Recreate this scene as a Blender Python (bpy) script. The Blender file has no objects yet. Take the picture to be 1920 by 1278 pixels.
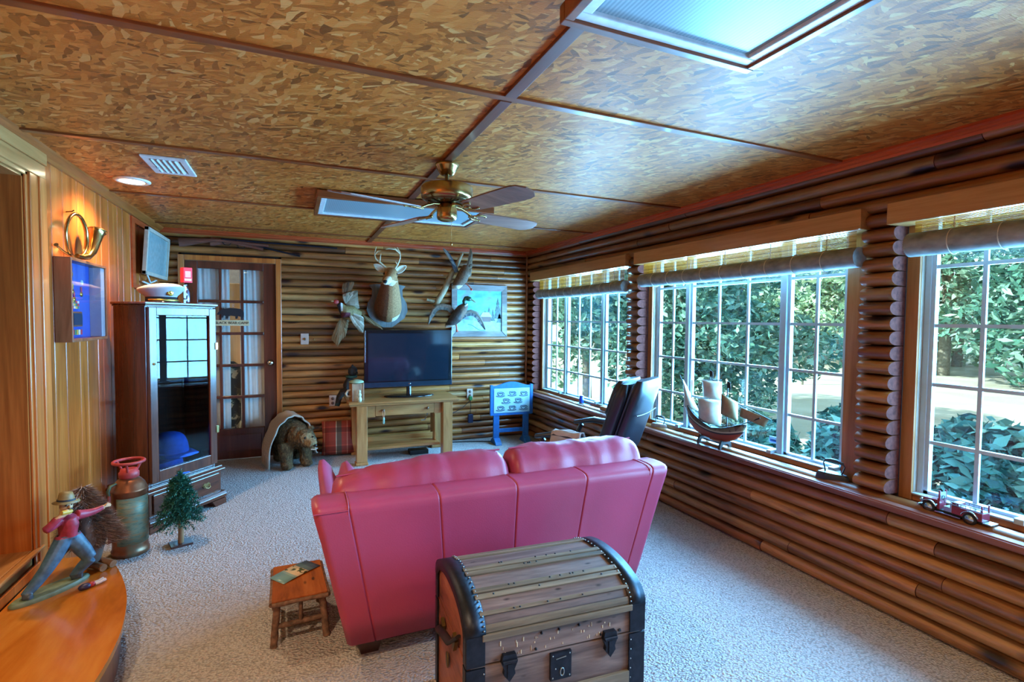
import bpy, math, random
import numpy as np
from mathutils import Vector, Matrix, noise
rnd = random.Random(7)
SC = bpy.context.scene
COL = SC.collection
PI = math.pi

# ------------------------------------------------------------------ camera, world, sun, daylight, exposure
CAM_Z = 1.4452
YAW, PITCH, ROLL, FPX = 0.4028, -0.0404, 0.0092, 956.15
fwd = Vector((math.sin(YAW)*math.cos(PITCH), math.cos(YAW)*math.cos(PITCH), math.sin(PITCH)))
rgt = Vector((math.cos(YAW), -math.sin(YAW), 0.0))
upv = rgt.cross(fwd)
r2 = rgt*math.cos(ROLL) + upv*math.sin(ROLL)
u2 = -rgt*math.sin(ROLL) + upv*math.cos(ROLL)
cd = bpy.data.cameras.new('camera'); cam = bpy.data.objects.new('camera', cd); COL.objects.link(cam)
cd.sensor_width = 36.0; cd.lens = FPX/1920*36.0; cd.clip_start = 0.05
M3 = Matrix((r2, u2, -fwd)).transposed()
cam.matrix_world = Matrix.Translation((0, 0, CAM_Z)) @ M3.to_4x4()
SC.camera = cam

SC.view_settings.view_transform = 'Standard'
SC.view_settings.look = 'None'
SC.view_settings.exposure = 0.5
SC.view_settings.gamma = 1.0
SC.view_settings.use_curve_mapping = False
SC.cycles.caustics_reflective = False; SC.cycles.caustics_refractive = False

def lin(c):
    return tuple((x/255/12.92 if x/255 <= .04045 else ((x/255+.055)/1.055)**2.4) for x in c)

wd = bpy.data.worlds.new('world'); SC.world = wd; wd.use_nodes = True
nt = wd.node_tree; bg = nt.nodes['Background']
sky = nt.nodes.new('ShaderNodeTexSky'); sky.sky_type = 'HOSEK_WILKIE'
sky.sun_direction = Vector((0.5, 0.35, 0.6)).normalized(); sky.turbidity = 4.0; sky.ground_albedo = 0.4
mx = nt.nodes.new('ShaderNodeMix'); mx.data_type = 'RGBA'; mx.inputs[0].default_value = 0.65
mx.inputs[7].default_value = (0.72, 0.93, 0.98, 1)
nt.links.new(sky.outputs[0], mx.inputs[6]); nt.links.new(mx.outputs[2], bg.inputs[0])
bg.inputs[1].default_value = 2.2

def sun(rot, e, c, ang):
    l = bpy.data.lights.new('sun', 'SUN'); l.energy = e; l.color = c; l.angle = ang
    o = bpy.data.objects.new('sun', l); COL.objects.link(o); o.rotation_euler = rot
sun((math.radians(-12), math.radians(-48), 0), 8.5, (1.0, 0.95, 0.85), 0.02)

def area(name, loc, rot, sx, sy, e, c, spread=PI):
    l = bpy.data.lights.new(name, 'AREA'); l.shape = 'RECTANGLE'; l.size = sx; l.size_y = sy
    l.energy = e; l.color = c; l.spread = spread
    o = bpy.data.objects.new(name, l); COL.objects.link(o); o.location = loc; o.rotation_euler = rot
    return o
DAY = (0.23, 0.57, 1.0)
for yc, w, e in ((4.72, 1.7, 310), (2.72, 1.8, 400), (0.62, 1.8, 270)):
    area('daylight', (3.22, yc, 1.30), (0, math.radians(90), 0), 1.35, w, e, DAY)
WARM = (1.0, 0.72, 0.42)

# ------------------------------------------------------------------ materials
class NT:
    def __init__(s, name):
        s.m = bpy.data.materials.new(name); s.m.use_nodes = True
        s.t = s.m.node_tree; s.b = s.t.nodes['Principled BSDF']; s.out = s.t.nodes['Material Output']
    def n(s, typ, **kw):
        x = s.t.nodes.new(typ)
        for k, v in kw.items(): setattr(x, k, v)
        return x
    def l(s, a, b): s.t.links.new(a, b)
    def coord(s, scale=(1, 1, 1), rot=(0, 0, 0), loc=(0, 0, 0), which='Object'):
        tc = s.n('ShaderNodeTexCoord'); mp = s.n('ShaderNodeMapping')
        mp.inputs['Scale'].default_value = scale; mp.inputs['Rotation'].default_value = rot; mp.inputs['Location'].default_value = loc
        s.l(tc.outputs[which], mp.inputs['Vector']); return mp.outputs[0]
    def noise(s, vec, scale, detail=3, rough=.5, dist=0.0):
        x = s.n('ShaderNodeTexNoise'); x.inputs['Scale'].default_value = scale; x.inputs['Detail'].default_value = detail
        x.inputs['Roughness'].default_value = rough; x.inputs['Distortion'].default_value = dist
        if vec is not None: s.l(vec, x.inputs['Vector'])
        return x.outputs['Fac']
    def voro(s, vec, scale, feat='F1', rand=1.0):
        x = s.n('ShaderNodeTexVoronoi'); x.feature = feat; x.inputs['Scale'].default_value = scale
        x.inputs['Randomness'].default_value = rand
        if vec is not None: s.l(vec, x.inputs['Vector'])
        return x
    def ramp(s, fac, stops, interp='LINEAR'):
        x = s.n('ShaderNodeValToRGB'); e = x.color_ramp.elements; x.color_ramp.interpolation = interp
        while len(e) < len(stops): e.new(0.5)
        for el, (p, c) in zip(e, stops):
            el.position = p; el.color = (*c, 1) if len(c) == 3 else c
        s.l(fac, x.inputs[0]); return x.outputs[0]
    def mix(s, fac, a, b, mode='MIX'):
        x = s.n('ShaderNodeMix'); x.data_type = 'RGBA'; x.blend_type = mode
        for sock, v in ((x.inputs[0], fac), (x.inputs[6], a), (x.inputs[7], b)):
            if isinstance(v, (int, float)): sock.default_value = v
            elif isinstance(v, tuple): sock.default_value = (*v, 1) if len(v) == 3 else v
            else: s.l(v, sock)
        return x.outputs[2]
    def math(s, op, a, b=None):
        x = s.n('ShaderNodeMath'); x.operation = op
        for i, v in enumerate((a, b)):
            if v is None: continue
            if isinstance(v, (int, float)): x.inputs[i].default_value = v
            else: s.l(v, x.inputs[i])
        return x.outputs[0]
    def bump(s, h, strength=.3, dist=.01):
        x = s.n('ShaderNodeBump'); x.inputs['Strength'].default_value = strength; x.inputs['Distance'].default_value = dist
        s.l(h, x.inputs['Height']); s.l(x.outputs[0], s.b.inputs['Normal'])
    def base(s, c):
        if isinstance(c, tuple): s.b.inputs['Base Color'].default_value = (*c, 1)
        else: s.l(c, s.b.inputs['Base Color'])
    def set(s, rough=.5, metal=0, coat=0, spec=.5, coatr=.1):
        s.b.inputs['Roughness'].default_value = rough; s.b.inputs['Metallic'].default_value = metal
        s.b.inputs['Coat Weight'].default_value = coat; s.b.inputs['Coat Roughness'].default_value = coatr
        s.b.inputs['Specular IOR Level'].default_value = spec
        return s

MC = {}
def plain(name, rgb, rough=.5, metal=0, coat=0, vary=.12, bump=0, scale=30, spec=.5):
    if name in MC: return MC[name]
    k = NT(name); c = lin(rgb)
    f = k.noise(k.coord(), scale, 3)
    lo = tuple(x*(1-vary) for x in c); hi = tuple(min(1, x*(1+vary)) for x in c)
    k.base(k.ramp(f, [(.3, lo), (.7, hi)])); k.set(rough, metal, coat, spec)
    if bump: k.bump(f, bump, .004)
    MC[name] = k.m; return k.m

def wood(name, dark, mid, light, axis=0, scale=9, stretch=.07, rough=.35, coat=.3, knots=0, bump=.08, seed=0, attr=False):
    if name in MC: return MC[name]
    k = NT(name); sc = [1, 1, 1]; sc[axis] = stretch
    v = k.coord(tuple(sc), loc=(seed, seed*1.7, seed*.6))
    f = k.noise(v, scale, 5, .6, 1.2)
    g = k.noise(v, scale*7, 3, .6, .3)
    f2 = k.math('ADD', k.math('MULTIPLY', f, .75), k.math('MULTIPLY', g, .25))
    col = k.ramp(f2, [(.32, lin(dark)), (.5, lin(mid)), (.68, lin(light))])
    if attr:
        a = k.n('ShaderNodeAttribute'); a.attribute_name = 'rnd'
        tint = k.ramp(a.outputs['Fac'], [(0, (.62, .6, .58)), (.5, (1, 1, 1)), (1, (1.25, 1.2, 1.1))])
        col = k.mix(1.0, col, tint, 'MULTIPLY')
    if knots:
        sk = [5, 5, 5]; sk[axis] = 2.0
        vo = k.voro(k.coord(tuple(sk), loc=(seed+.3, .2, .7)), knots)
        kn = k.ramp(vo.outputs['Distance'], [(.05, (1, 1, 1)), (.16, (0, 0, 0))])
        col = k.mix(kn, col, lin((38, 18, 14)))
    k.base(col); k.set(rough, 0, coat)
    if bump: k.bump(f2, bump, .004)
    MC[name] = k.m; return k.m

def metal(name, rgb, rough=.25, metallic=1.0):
    return plain(name, rgb, rough, metallic, 0, .08, 0, 40)

def glass(name, tint=(1, 1, 1), refl=1.0, rough=0.0, haze=0.0, hazecol=(.6, .75, .8)):
    if name in MC: return MC[name]
    k = NT(name); k.t.nodes.remove(k.b)
    tr = k.n('ShaderNodeBsdfTransparent'); tr.inputs[0].default_value = (*tint, 1)
    gl = k.n('ShaderNodeBsdfGlossy'); gl.inputs['Roughness'].default_value = rough
    lw = k.n('ShaderNodeLayerWeight'); lw.inputs[0].default_value = .5
    f = k.math('MULTIPLY', k.math('ADD', k.math('MULTIPLY', k.math('POWER', lw.outputs['Facing'], 5.0), .93), .045), refl)
    ms = k.n('ShaderNodeMixShader'); k.l(f, ms.inputs[0]); k.l(tr.outputs[0], ms.inputs[1]); k.l(gl.outputs[0], ms.inputs[2])
    last = ms.outputs[0]
    if haze:
        df = k.n('ShaderNodeBsdfDiffuse'); df.inputs[0].default_value = (*hazecol, 1)
        m2 = k.n('ShaderNodeMixShader'); m2.inputs[0].default_value = haze
        k.l(last, m2.inputs[1]); k.l(df.outputs[0], m2.inputs[2]); last = m2.outputs[0]
    k.l(last, k.out.inputs[0]); MC[name] = k.m; return k.m

def emit(name, rgb, s):
    k = NT(name); c = lin(rgb); k.base(c); k.b.inputs['Emission Color'].default_value = (*c, 1); k.b.inputs['Emission Strength'].default_value = s
    return k.m

# ------------------------------------------------------------------ mesh helper
class MB:
    def __init__(s): s.v = []; s.f = []; s.mi = []; s.sm = []; s.at = []
    def add(s, vs, fs, mi=0, sm=False, at=0.5):
        o = len(s.v); s.v += [tuple(x) for x in vs]
        for f in fs:
            s.f.append([o+i for i in f]); s.mi.append(mi); s.sm.append(sm); s.at.append(at)
        return s
    def box(s, x0, x1, y0, y1, z0, z1, mi=0, at=.5, M=None):
        vs = [(x, y, z) for z in (z0, z1) for y in (y0, y1) for x in (x0, x1)]
        if M is not None: vs = [M @ Vector(p) for p in vs]
        return s.add(vs, [(0, 2, 3, 1), (4, 5, 7, 6), (0, 1, 5, 4), (2, 6, 7, 3), (0, 4, 6, 2), (1, 3, 7, 5)], mi, False, at)
    def obox(s, c, size, rz=0, rx=0, ry=0, mi=0):
        M = Matrix.Translation(c) @ Matrix.Rotation(rz, 4, 'Z') @ Matrix.Rotation(ry, 4, 'Y') @ Matrix.Rotation(rx, 4, 'X')
        a, b, d = (q/2 for q in size)
        return s.box(-a, a, -b, b, -d, d, mi, M=M)
    def loft(s, rings, mi=0, cap=True, closed=True, sm=True, loop=False, at=.5):
        n = len(rings[0]); vs = [p for r in rings for p in r]; fs = []
        R = len(rings)
        for i in range(R if loop else R-1):
            j = (i+1) % R
            for k in range(n if closed else n-1):
                k2 = (k+1) % n
                fs.append((i*n+k, i*n+k2, j*n+k2, j*n+k))
        s.add(vs, fs, mi, sm, at)
        if cap and closed and not loop:
            s.add(rings[0], [tuple(range(n-1, -1, -1))], mi, False, at); s.add(rings[-1], [tuple(range(n))], mi, False, at)
        return s
    def tube(s, path, r, n=10, mi=0, cap=True, loop=False, flat=1.0):
        P = [Vector(p) for p in path]; N = len(P)
        rr = r if isinstance(r, (list, tuple)) else [r]*N
        rings = []; up = None
        for i in range(N):
            if loop: t = P[(i+1) % N]-P[i-1]
            else: t = P[min(i+1, N-1)]-P[max(i-1, 0)]
            t.normalize()
            if up is None:
                up = Vector((0, 0, 1)) if abs(t.z) < .9 else Vector((1, 0, 0))
            a = t.cross(up)
            if a.length < 1e-4: a = t.cross(Vector((0, 1, 0)))
            a.normalize(); b = a.cross(t); b.normalize(); up = b
            rings.append([P[i] + (a*math.cos(2*PI*k/n) + b*math.sin(2*PI*k/n)*flat)*rr[i] for k in range(n)])
        return s.loft(rings, mi, cap, True, True, loop)
    def lathe(s, prof, c=(0, 0, 0), n=28, M=None, mi=0):
        rings = []
        for r, z in prof:
            ring = [Vector((r*math.cos(2*PI*k/n), r*math.sin(2*PI*k/n), z)) for k in range(n)]
            if M is not None: ring = [M @ p for p in ring]
            rings.append([p+Vector(c) for p in ring])
        return s.loft(rings, mi, True)
    def ell(s, c, rad, M=None, nu=16, nv=10, mi=0):
        rings = []
        for j in range(nv+1):
            t = PI*j/nv; t = min(max(t, .02), PI-.02)
            ring = [Vector((rad[0]*math.sin(t)*math.cos(2*PI*k/nu), rad[1]*math.sin(t)*math.sin(2*PI*k/nu), -rad[2]*math.cos(t))) for k in range(nu)]
            if M is not None: ring = [M @ p for p in ring]
            rings.append([p+Vector(c) for p in ring])
        return s.loft(rings, mi, True)
    def prism(s, poly, axis, a, b, mi=0, sm=False):
        def P(p, q):
            if axis == 0: return (q, p[0], p[1])
            if axis == 1: return (p[0], q, p[1])
            return (p[0], p[1], q)
        n = len(poly); r0 = [P(p, a) for p in poly]; r1 = [P(p, b) for p in poly]
        s.loft([r0, r1], mi, True, True, sm); return s
    def tf(s, M, start=0):
        for i in range(start, len(s.v)): s.v[i] = tuple(M @ Vector(s.v[i]))
        return s
    def mesh(s, name, mats, attr=False):
        me = bpy.data.meshes.new(name); me.from_pydata(s.v, [], s.f)
        for m in (mats if isinstance(mats, (list, tuple)) else [mats]): me.materials.append(m)
        me.polygons.foreach_set('material_index', s.mi); me.polygons.foreach_set('use_smooth', s.sm)
        if attr:
            a = me.attributes.new('rnd', 'FLOAT', 'FACE'); a.data.foreach_set('value', s.at)
        me.update(); return me
    def fixn(s, me):
        import bmesh
        bm = bmesh.new(); bm.from_mesh(me); bmesh.ops.recalc_face_normals(bm, faces=bm.faces); bm.to_mesh(me); bm.free()
    def build(s, name, mats, parent=None, bevel=0, sub=0, attr=False, label=None, fix=True, solid=0, loc=None):
        me = s.mesh(name, mats, attr)
        if fix: s.fixn(me)
        o = bpy.data.objects.new(name, me); COL.objects.link(o)
        if parent is not None: o.parent = parent
        if loc is not None: o.location = loc
        if solid:
            m = o.modifiers.new('solid', 'SOLIDIFY'); m.thickness = solid; m.offset = 0
        if bevel:
            m = o.modifiers.new('bevel', 'BEVEL'); m.width = bevel; m.segments = 2; m.limit_method = 'ANGLE'; m.angle_limit = .7
        if sub:
            m = o.modifiers.new('sub', 'SUBSURF'); m.levels = sub; m.render_levels = sub
        if label: o['label'] = label
        return o
    def fuse(s, name, mats, parent=None, voxel=.01, smooth=4, matfn=None, disp=None, label=None):
        """one continuous skin grown over all the pieces; matfn(point) gives the material of each patch"""
        me0 = s.mesh('tmp', [mats[0] if isinstance(mats, (list, tuple)) else mats]); s.fixn(me0)
        t = bpy.data.objects.new('tmp', me0); COL.objects.link(t)
        m = t.modifiers.new('r', 'REMESH'); m.mode = 'VOXEL'; m.voxel_size = voxel; m.use_smooth_shade = True
        if smooth:
            q = t.modifiers.new('s', 'SMOOTH'); q.iterations = smooth; q.factor = .5
        dg = bpy.context.evaluated_depsgraph_get(); dg.update()
        me = bpy.data.meshes.new_from_object(t.evaluated_get(dg)); me.name = name
        bpy.data.objects.remove(t); bpy.data.meshes.remove(me0)
        me.materials.clear()
        for k in (mats if isinstance(mats, (list, tuple)) else [mats]): me.materials.append(k)
        if disp:
            for v in me.vertices: v.co = v.co + v.normal*disp(v.co)
        for p in me.polygons:
            p.use_smooth = True
            p.material_index = matfn(p.center) if matfn else 0
        o = bpy.data.objects.new(name, me); COL.objects.link(o)
        if parent is not None: o.parent = parent
        if label: o['label'] = label
        return o

def thing(name, label, cat, loc=(0, 0, 0), rz=0, group=None):
    o = bpy.data.objects.new(name, None); COL.objects.link(o); o.empty_display_size = .05
    o.location = loc; o.rotation_euler = (0, 0, rz); o['label'] = label; o['category'] = cat
    if group: o['group'] = group
    return o
def tag(o, label, cat, group=None):
    o['label'] = label; o['category'] = cat
    if group: o['group'] = group
    return o
def struct(o):
    o['kind'] = 'structure'; return o
def copy_tree(o, parent=None):
    c = o.copy(); COL.objects.link(c); c.parent = parent
    for ch in list(o.children): copy_tree(ch, c)
    return c
def arc(c, r, a0, a1, n, plane='xz'):
    out = []
    for i in range(n+1):
        a = a0+(a1-a0)*i/n; p, q = r*math.cos(a), r*math.sin(a)
        out.append((c[0]+p, c[1], c[2]+q) if plane == 'xz' else (c[0]+p, c[1]+q, c[2]) if plane == 'xy' else (c[0], c[1]+p, c[2]+q))
    return out
# ------------------------------------------------------------------ room shell
XR, XL, YB, H, Y0 = 2.686, -1.191, 5.838, 2.30, -2.4

k = NT('carpet')
vo = k.voro(k.coord(), 110); vo2 = k.voro(k.coord((1, 1.6, 1), (0, 0, .6)), 76)
h = k.math('ADD', k.math('MULTIPLY', vo.outputs['Distance'], .5), k.math('MULTIPLY', vo2.outputs['Distance'], .7))
n1 = k.noise(k.coord(), 240, 2); n2 = k.noise(k.coord(), 1.2, 3)
cc = k.ramp(h, [(.15, lin((214, 208, 208))), (.55, lin((192, 186, 186))), (.85, lin((156, 150, 150)))])
cc = k.mix(k.math('MULTIPLY', n1, .35), cc, lin((170, 162, 158)))
cc = k.mix(k.math('MULTIPLY', n2, .12), cc, lin((180, 168, 168)))
k.base(cc); k.set(.95, spec=.1); k.bump(k.math('MULTIPLY', h, -1), .9, .012); CARPET = k.m

def osb():
    k = NT('strand_board')
    wob = k.noise(k.coord(), 5, 2); acc = None; sel = None
    for i, (sx, sy, rot) in enumerate(((9.5, 56, .08), (12, 62, -.34), (12, 60, .48), (18, 50, 1.2))):
        tc = k.n('ShaderNodeTexCoord'); ad = k.n('ShaderNodeVectorMath'); ad.operation = 'MULTIPLY_ADD'
        nz = k.n('ShaderNodeTexNoise'); nz.inputs['Scale'].default_value = 7; k.l(tc.outputs['Object'], nz.inputs['Vector'])
        k.l(nz.outputs['Color'], ad.inputs[0]); ad.inputs[1].default_value = (.05, .05, .0); k.l(tc.outputs['Object'], ad.inputs[2])
        mp = k.n('ShaderNodeMapping'); mp.inputs['Rotation'].default_value = (0, 0, rot); mp.inputs['Location'].default_value = (i*3.3, i*1.7, 0)
        k.l(ad.outputs[0], mp.inputs['Vector'])
        sc = k.n('ShaderNodeVectorMath'); sc.operation = 'MULTIPLY'; sc.inputs[1].default_value = (sx, sy, 1); k.l(mp.outputs[0], sc.inputs[0])
        v = k.voro(sc.outputs[0], 1.0)
        sep = k.n('ShaderNodeSeparateColor'); k.l(v.outputs['Color'], sep.inputs[0])
        val = sep.outputs[0]
        if acc is None: acc = val
        else:
            g = k.math('GREATER_THAN', sep.outputs[1], .56)
            m = k.n('ShaderNodeMix'); m.data_type = 'FLOAT'; k.l(g, m.inputs[0]); k.l(acc, m.inputs[2]); k.l(val, m.inputs[3]); acc = m.outputs[0]
    col = k.ramp(acc, [(0, lin((108, 54, 20))), (.14, lin((164, 86, 30))), (.5, lin((206, 116, 44))), (.85, lin((226, 140, 64))), (1, lin((236, 174, 102)))])
    big = k.noise(k.coord(), 2.2, 3)
    col = k.mix(k.math('MULTIPLY', big, .4), col, lin((186, 112, 40)))
    fine = k.noise(k.coord((6, 40, 1)), 6, 4, .7)
    col = k.mix(k.math('MULTIPLY', fine, .25), col, lin((140, 84, 34)))
    k.base(col); k.set(.38, 0, .05, .30, .25)
    k.bump(k.math('ADD', acc, k.math('MULTIPLY', fine, .5)), .9, .006)
    return k.m
OSB = osb()

def logmat(name, axis, tone=(1, 1, 1)):
    k = NT(name); a = k.n('ShaderNodeAttribute'); a.attribute_name = 'rnd'
    sc = [14, 14, 14]; sc[axis] = 1.1
    off = k.n('ShaderNodeCombineXYZ'); k.l(k.math('MULTIPLY', a.outputs['Fac'], 37), off.inputs[(axis+0) % 3])
    tc = k.n('ShaderNodeTexCoord'); ad = k.n('ShaderNodeVectorMath'); ad.operation = 'ADD'
    k.l(tc.outputs['Object'], ad.inputs[0]); k.l(off.outputs[0], ad.inputs[1])
    mp = k.n('ShaderNodeMapping'); mp.inputs['Scale'].default_value = sc; k.l(ad.outputs[0], mp.inputs['Vector'])
    f = k.noise(mp.outputs[0], 1.0, 5, .62, 1.0)
    fine = k.noise(mp.outputs[0], 8.0, 3, .6)
    basec = k.ramp(a.outputs['Fac'], [(0, lin((122, 76, 42))), (.22, lin((172, 110, 60))), (.42, lin((204, 138, 76))), (.6, lin((162, 92, 54))), (.8, lin((220, 156, 86))), (1, lin((182, 144, 100)))])
    sh = k.ramp(f, [(.3, (.38, .30, .27)), (.5, (.9, .86, .8)), (.72, (1.35, 1.3, 1.25))])
    col = k.mix(1.0, basec, sh, 'MULTIPLY')
    s2 = k.ramp(fine, [(.35, (.75, .7, .65)), (.6, (1, 1, 1))]); col = k.mix(.8, col, s2, 'MULTIPLY')
    ks = [13, 13, 13]; ks[axis] = 4.5
    mp2 = k.n('ShaderNodeMapping'); mp2.inputs['Scale'].default_value = ks; k.l(ad.outputs[0], mp2.inputs['Vector'])
    vo = k.voro(mp2.outputs[0], .62)
    kn = k.ramp(vo.outputs['Distance'], [(.13, (1, 1, 1)), (.27, (0, 0, 0))])
    streak = k.noise(mp.outputs[0], .35, 3, .6, .5)
    col = k.mix(k.ramp(streak, [(.28, (.75, .75, .75)), (.42, (0, 0, 0))]), col, lin((62, 36, 26)))
    col = k.mix(kn, col, lin((44, 18, 20)))
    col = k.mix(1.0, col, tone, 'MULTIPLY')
    k.base(col); k.set(.36, 0, .35, .5, .2); k.bump(k.math('ADD', f, k.math('MULTIPLY', fine, .4)), .25, .006)
    return k.m
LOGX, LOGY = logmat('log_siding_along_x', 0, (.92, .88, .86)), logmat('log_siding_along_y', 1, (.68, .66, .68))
k = NT('log_end_grain'); v = k.coord()
f = k.noise(v, 60, 4); k.base(k.ramp(f, [(.3, lin((78, 38, 34))), (.7, lin((116, 62, 54)))])); k.set(.8, spec=.15); LOGEND = k.m
DARKGAP = plain('dark_gap', (40, 24, 14), .8)

PITCHZ = H/31
def log_wall(mb, rows, axis, base, sign, ivals, depth=.046, seg=(1.5, 2.6), pw=.8):
    """rows of half-round logs; axis 0 runs along x on plane y=base, axis 1 along y on plane x=base; sign: direction into the room"""
    r = PITCHZ/2
    for kz in rows:
        zc = (kz+.5)*PITCHZ
        for a, b in ivals(zc):
            p = a; 
            while p < b-1e-6:
                L = rnd.uniform(*seg); q = min(b, p+L)
                if b-q < .35: q = b
                at = rnd.random(); ph = rnd.uniform(0, 60); n = max(1, int((q-p)/.22)); rings = []
                for i in range(n+1):
                    t = p+(q-p)*i/n + (0.0015 if i == 0 and p > a else 0) - (.0015 if i == n and q < b else 0)
                    w = noise.noise(Vector((ph+t*1.3, zc*9, 0)))*.0045; dd = depth*(1+.10*noise.noise(Vector((t*.9, ph, 2))))
                    ring = []
                    for j in range(10):
                        an = -PI/2+PI*j/9
                        z = zc+w+r*math.sin(an)*.985; d = dd*math.cos(an)**pw if 0 < j < 9 else 0
                        ring.append((t, base+sign*d, z) if axis == 0 else (base+sign*d, t, z))
                    rings.append(ring)
                mb.loft(rings, 0, False, False, True, at=at)
                for rg in (rings[0], rings[-1]): mb.add(rg, [tuple(range(10))], 1, False, at)
                p = q

# back wall with its logs (opening for the door)
DX0, DX1, DZ = -1.035, -0.125, 2.055
LB = YB+.04
mb = MB()
mb.box(XL-.2, DX0+.02, LB-.002, LB+.16, 0, H, 2); mb.box(DX1-.02, XR+.3, LB-.002, LB+.16, 0, H, 2); mb.box(DX0, DX1, LB-.002, LB+.16, DZ-.02, H, 2)
log_wall(mb, range(31), 0, LB, -1, lambda z: [(XL, DX0), (DX1, XR+.05)] if z < DZ else [(XL, XR+.05)])
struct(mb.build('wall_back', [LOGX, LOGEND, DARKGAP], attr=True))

# right wall with window openings
WINS = [(3.735, 5.66), (1.73, 3.585), (-0.36, 1.575)]     # y ranges of the three window openings
SZ, WT = .575, 2.03
LR = XR+.112
def iv_right(z):
    if z < SZ or z > WT: return [(Y0, YB)]
    out = []; p = Y0
    for a, b in sorted(WINS): out.append((p, a)); p = b
    out.append((p, YB)); return out
mb = MB()
mb.box(LR-.002, LR+.16, Y0, YB+.2, 0, SZ-.03, 2); mb.box(LR-.002, LR+.16, Y0, YB+.2, WT, H, 2)
for a, b in iv_right(1.0): mb.box(LR-.002, LR+.16, a, b, SZ-.03, WT, 2)
full = lambda z: iv_right(z) if z < SZ or z > WT else []
part = lambda z: iv_right(z) if SZ <= z <= WT else []
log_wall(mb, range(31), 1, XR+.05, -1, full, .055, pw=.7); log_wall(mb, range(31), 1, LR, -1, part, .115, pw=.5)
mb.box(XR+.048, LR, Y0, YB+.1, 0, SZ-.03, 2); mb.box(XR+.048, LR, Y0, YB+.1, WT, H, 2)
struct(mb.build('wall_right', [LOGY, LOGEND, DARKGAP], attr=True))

struct(MB().box(XL-2.2, XR+.31, Y0-.1, YB+.2, -.1, 0).build('floor', CARPET))
struct(MB().box(XL-2.2, XR+.31, Y0-.1, YB+.2, H, H+.1).build('ceiling', OSB))

# left wall: vertical boards, a doorway before it
PANEL = wood('knotty_board_panelling', (140, 64, 22), (192, 98, 38), (216, 126, 58), 2, 12, .06, .3, .5, 0, .05, attr=True)
CASING = wood('door_casing_wood', (150, 72, 28), (198, 106, 46), (220, 132, 66), 2, 10, .05, .3, .4, 0, .04)
CAS_X = wood('casing_wood_across', (150, 72, 28), (198, 106, 46), (220, 132, 66), 0, 10, .05, .3, .4, 0, .04)
CAS_Y = wood('casing_wood_along', (150, 96, 48), (184, 124, 70), (206, 150, 94), 1, 10, .05, .35, .3, 0, .04)
def planks(mb, y0, y1, z0, z1, x):
    y = y0; i = 0
    while y < y1-1e-6:
        w = [.19, .10, .15, .20, .12][i % 5]; i += 1
        q = min(y1, y+w)
        if y1-q < .04: q = y1
        g = .005; d = .006; at = rnd.uniform(.36, .64)
        mb.add([(x-d, y, z0), (x, y+g, z0), (x, q-g, z0), (x-d, q, z0), (x-d, y, z1), (x, y+g, z1), (x, q-g, z1), (x-d, q, z1)],
               [(0, 1, 5, 4), (1, 2, 6, 5), (2, 3, 7, 6)], 0, False, at)
        y = q
DWY0, DWY1, DWZ = 2.15, 3.20, 2.14
mb = MB()
mb.box(XL-.14, XL-.004, DWY1, YB+.2, 0, H, 0); mb.box(XL-.14, XL-.004, Y0, DWY0, 0, H, 0); mb.box(XL-.14, XL-.004, DWY0, DWY1, DWZ, H, 0)
planks(mb, DWY1, YB+.04, 0, H, XL); planks(mb, Y0, DWY0, 0, H, XL); planks(mb, DWY0, DWY1, DWZ, H, XL)
struct(mb.build('wall_left', [PANEL], attr=True))
mb = MB(); mb.box(XL-2.2, XR+.2, Y0-.1, Y0, 0, H, 0)
struct(mb.build('wall_front', [wood('front_wall_panelling', (118, 62, 22), (176, 104, 44), (204, 134, 66), 2, 12, .06, .3, .4)]))
# the room beyond the doorway
struct(MB().box(XL-2.2, XL-2.1, Y0, YB, 0, H).build('wall_hallway', plain('hall_wall_paint', (196, 160, 116), .6)))
hb = MB(); hb.box(XL-1.0, XL-.141, DWY1+.14, DWY1+.2, 0, H, 0)
struct(hb.build('wall_hallway_side', [wood('hall_boards', (96, 48, 20), (140, 78, 36), (168, 100, 52), 2, 11, .06, .4, .2)]))

# doorway casing (door 2): jambs, head, raised threshold
d2 = struct(bpy.data.objects.new('door_2', None)); COL.objects.link(d2); d2.location = (XL, DWY1, 0)
mb = MB()
for y0, y1, x1 in ((-.02, .025, .012), (.0, .085, .022), (.085, .16, .030), (.155, .172, .022)):
    mb.box(.001, x1, y0, y1, .2, DWZ+.0)
mb.build('casing_side', CASING, d2, .004)
mb = MB()
for z0, z1, x1 in ((-.02, .03, .012), (.0, .07, .022), (.07, .13, .030)):
    mb.box(.001, x1, -1.1, .172, DWZ+z0, min(DWZ+z1, H-.03))
mb.build('casing_head', CAS_Y, d2, .004)
MB().box(-.14, .0, -.03, -.0, .2, DWZ).build('jamb', CASING, d2)
MB().box(-.14, .0, -1.05, -.0, DWZ-.03, DWZ).build('jamb_head', CAS_Y, d2)
mb = MB(); mb.box(-.5, .0, -1.05, .0, 0, .30); mb.box(0, .03, -1.05, .04, .285, .30); mb.build('threshold', CAS_Y, d2, .006)
mb = MB(); mb.box(.001, .014, .03, .17, 0, .30); mb.box(.014, .028, -1.05, -.01, .19, .235); mb.build('plinth', CASING, d2, .003)

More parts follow.
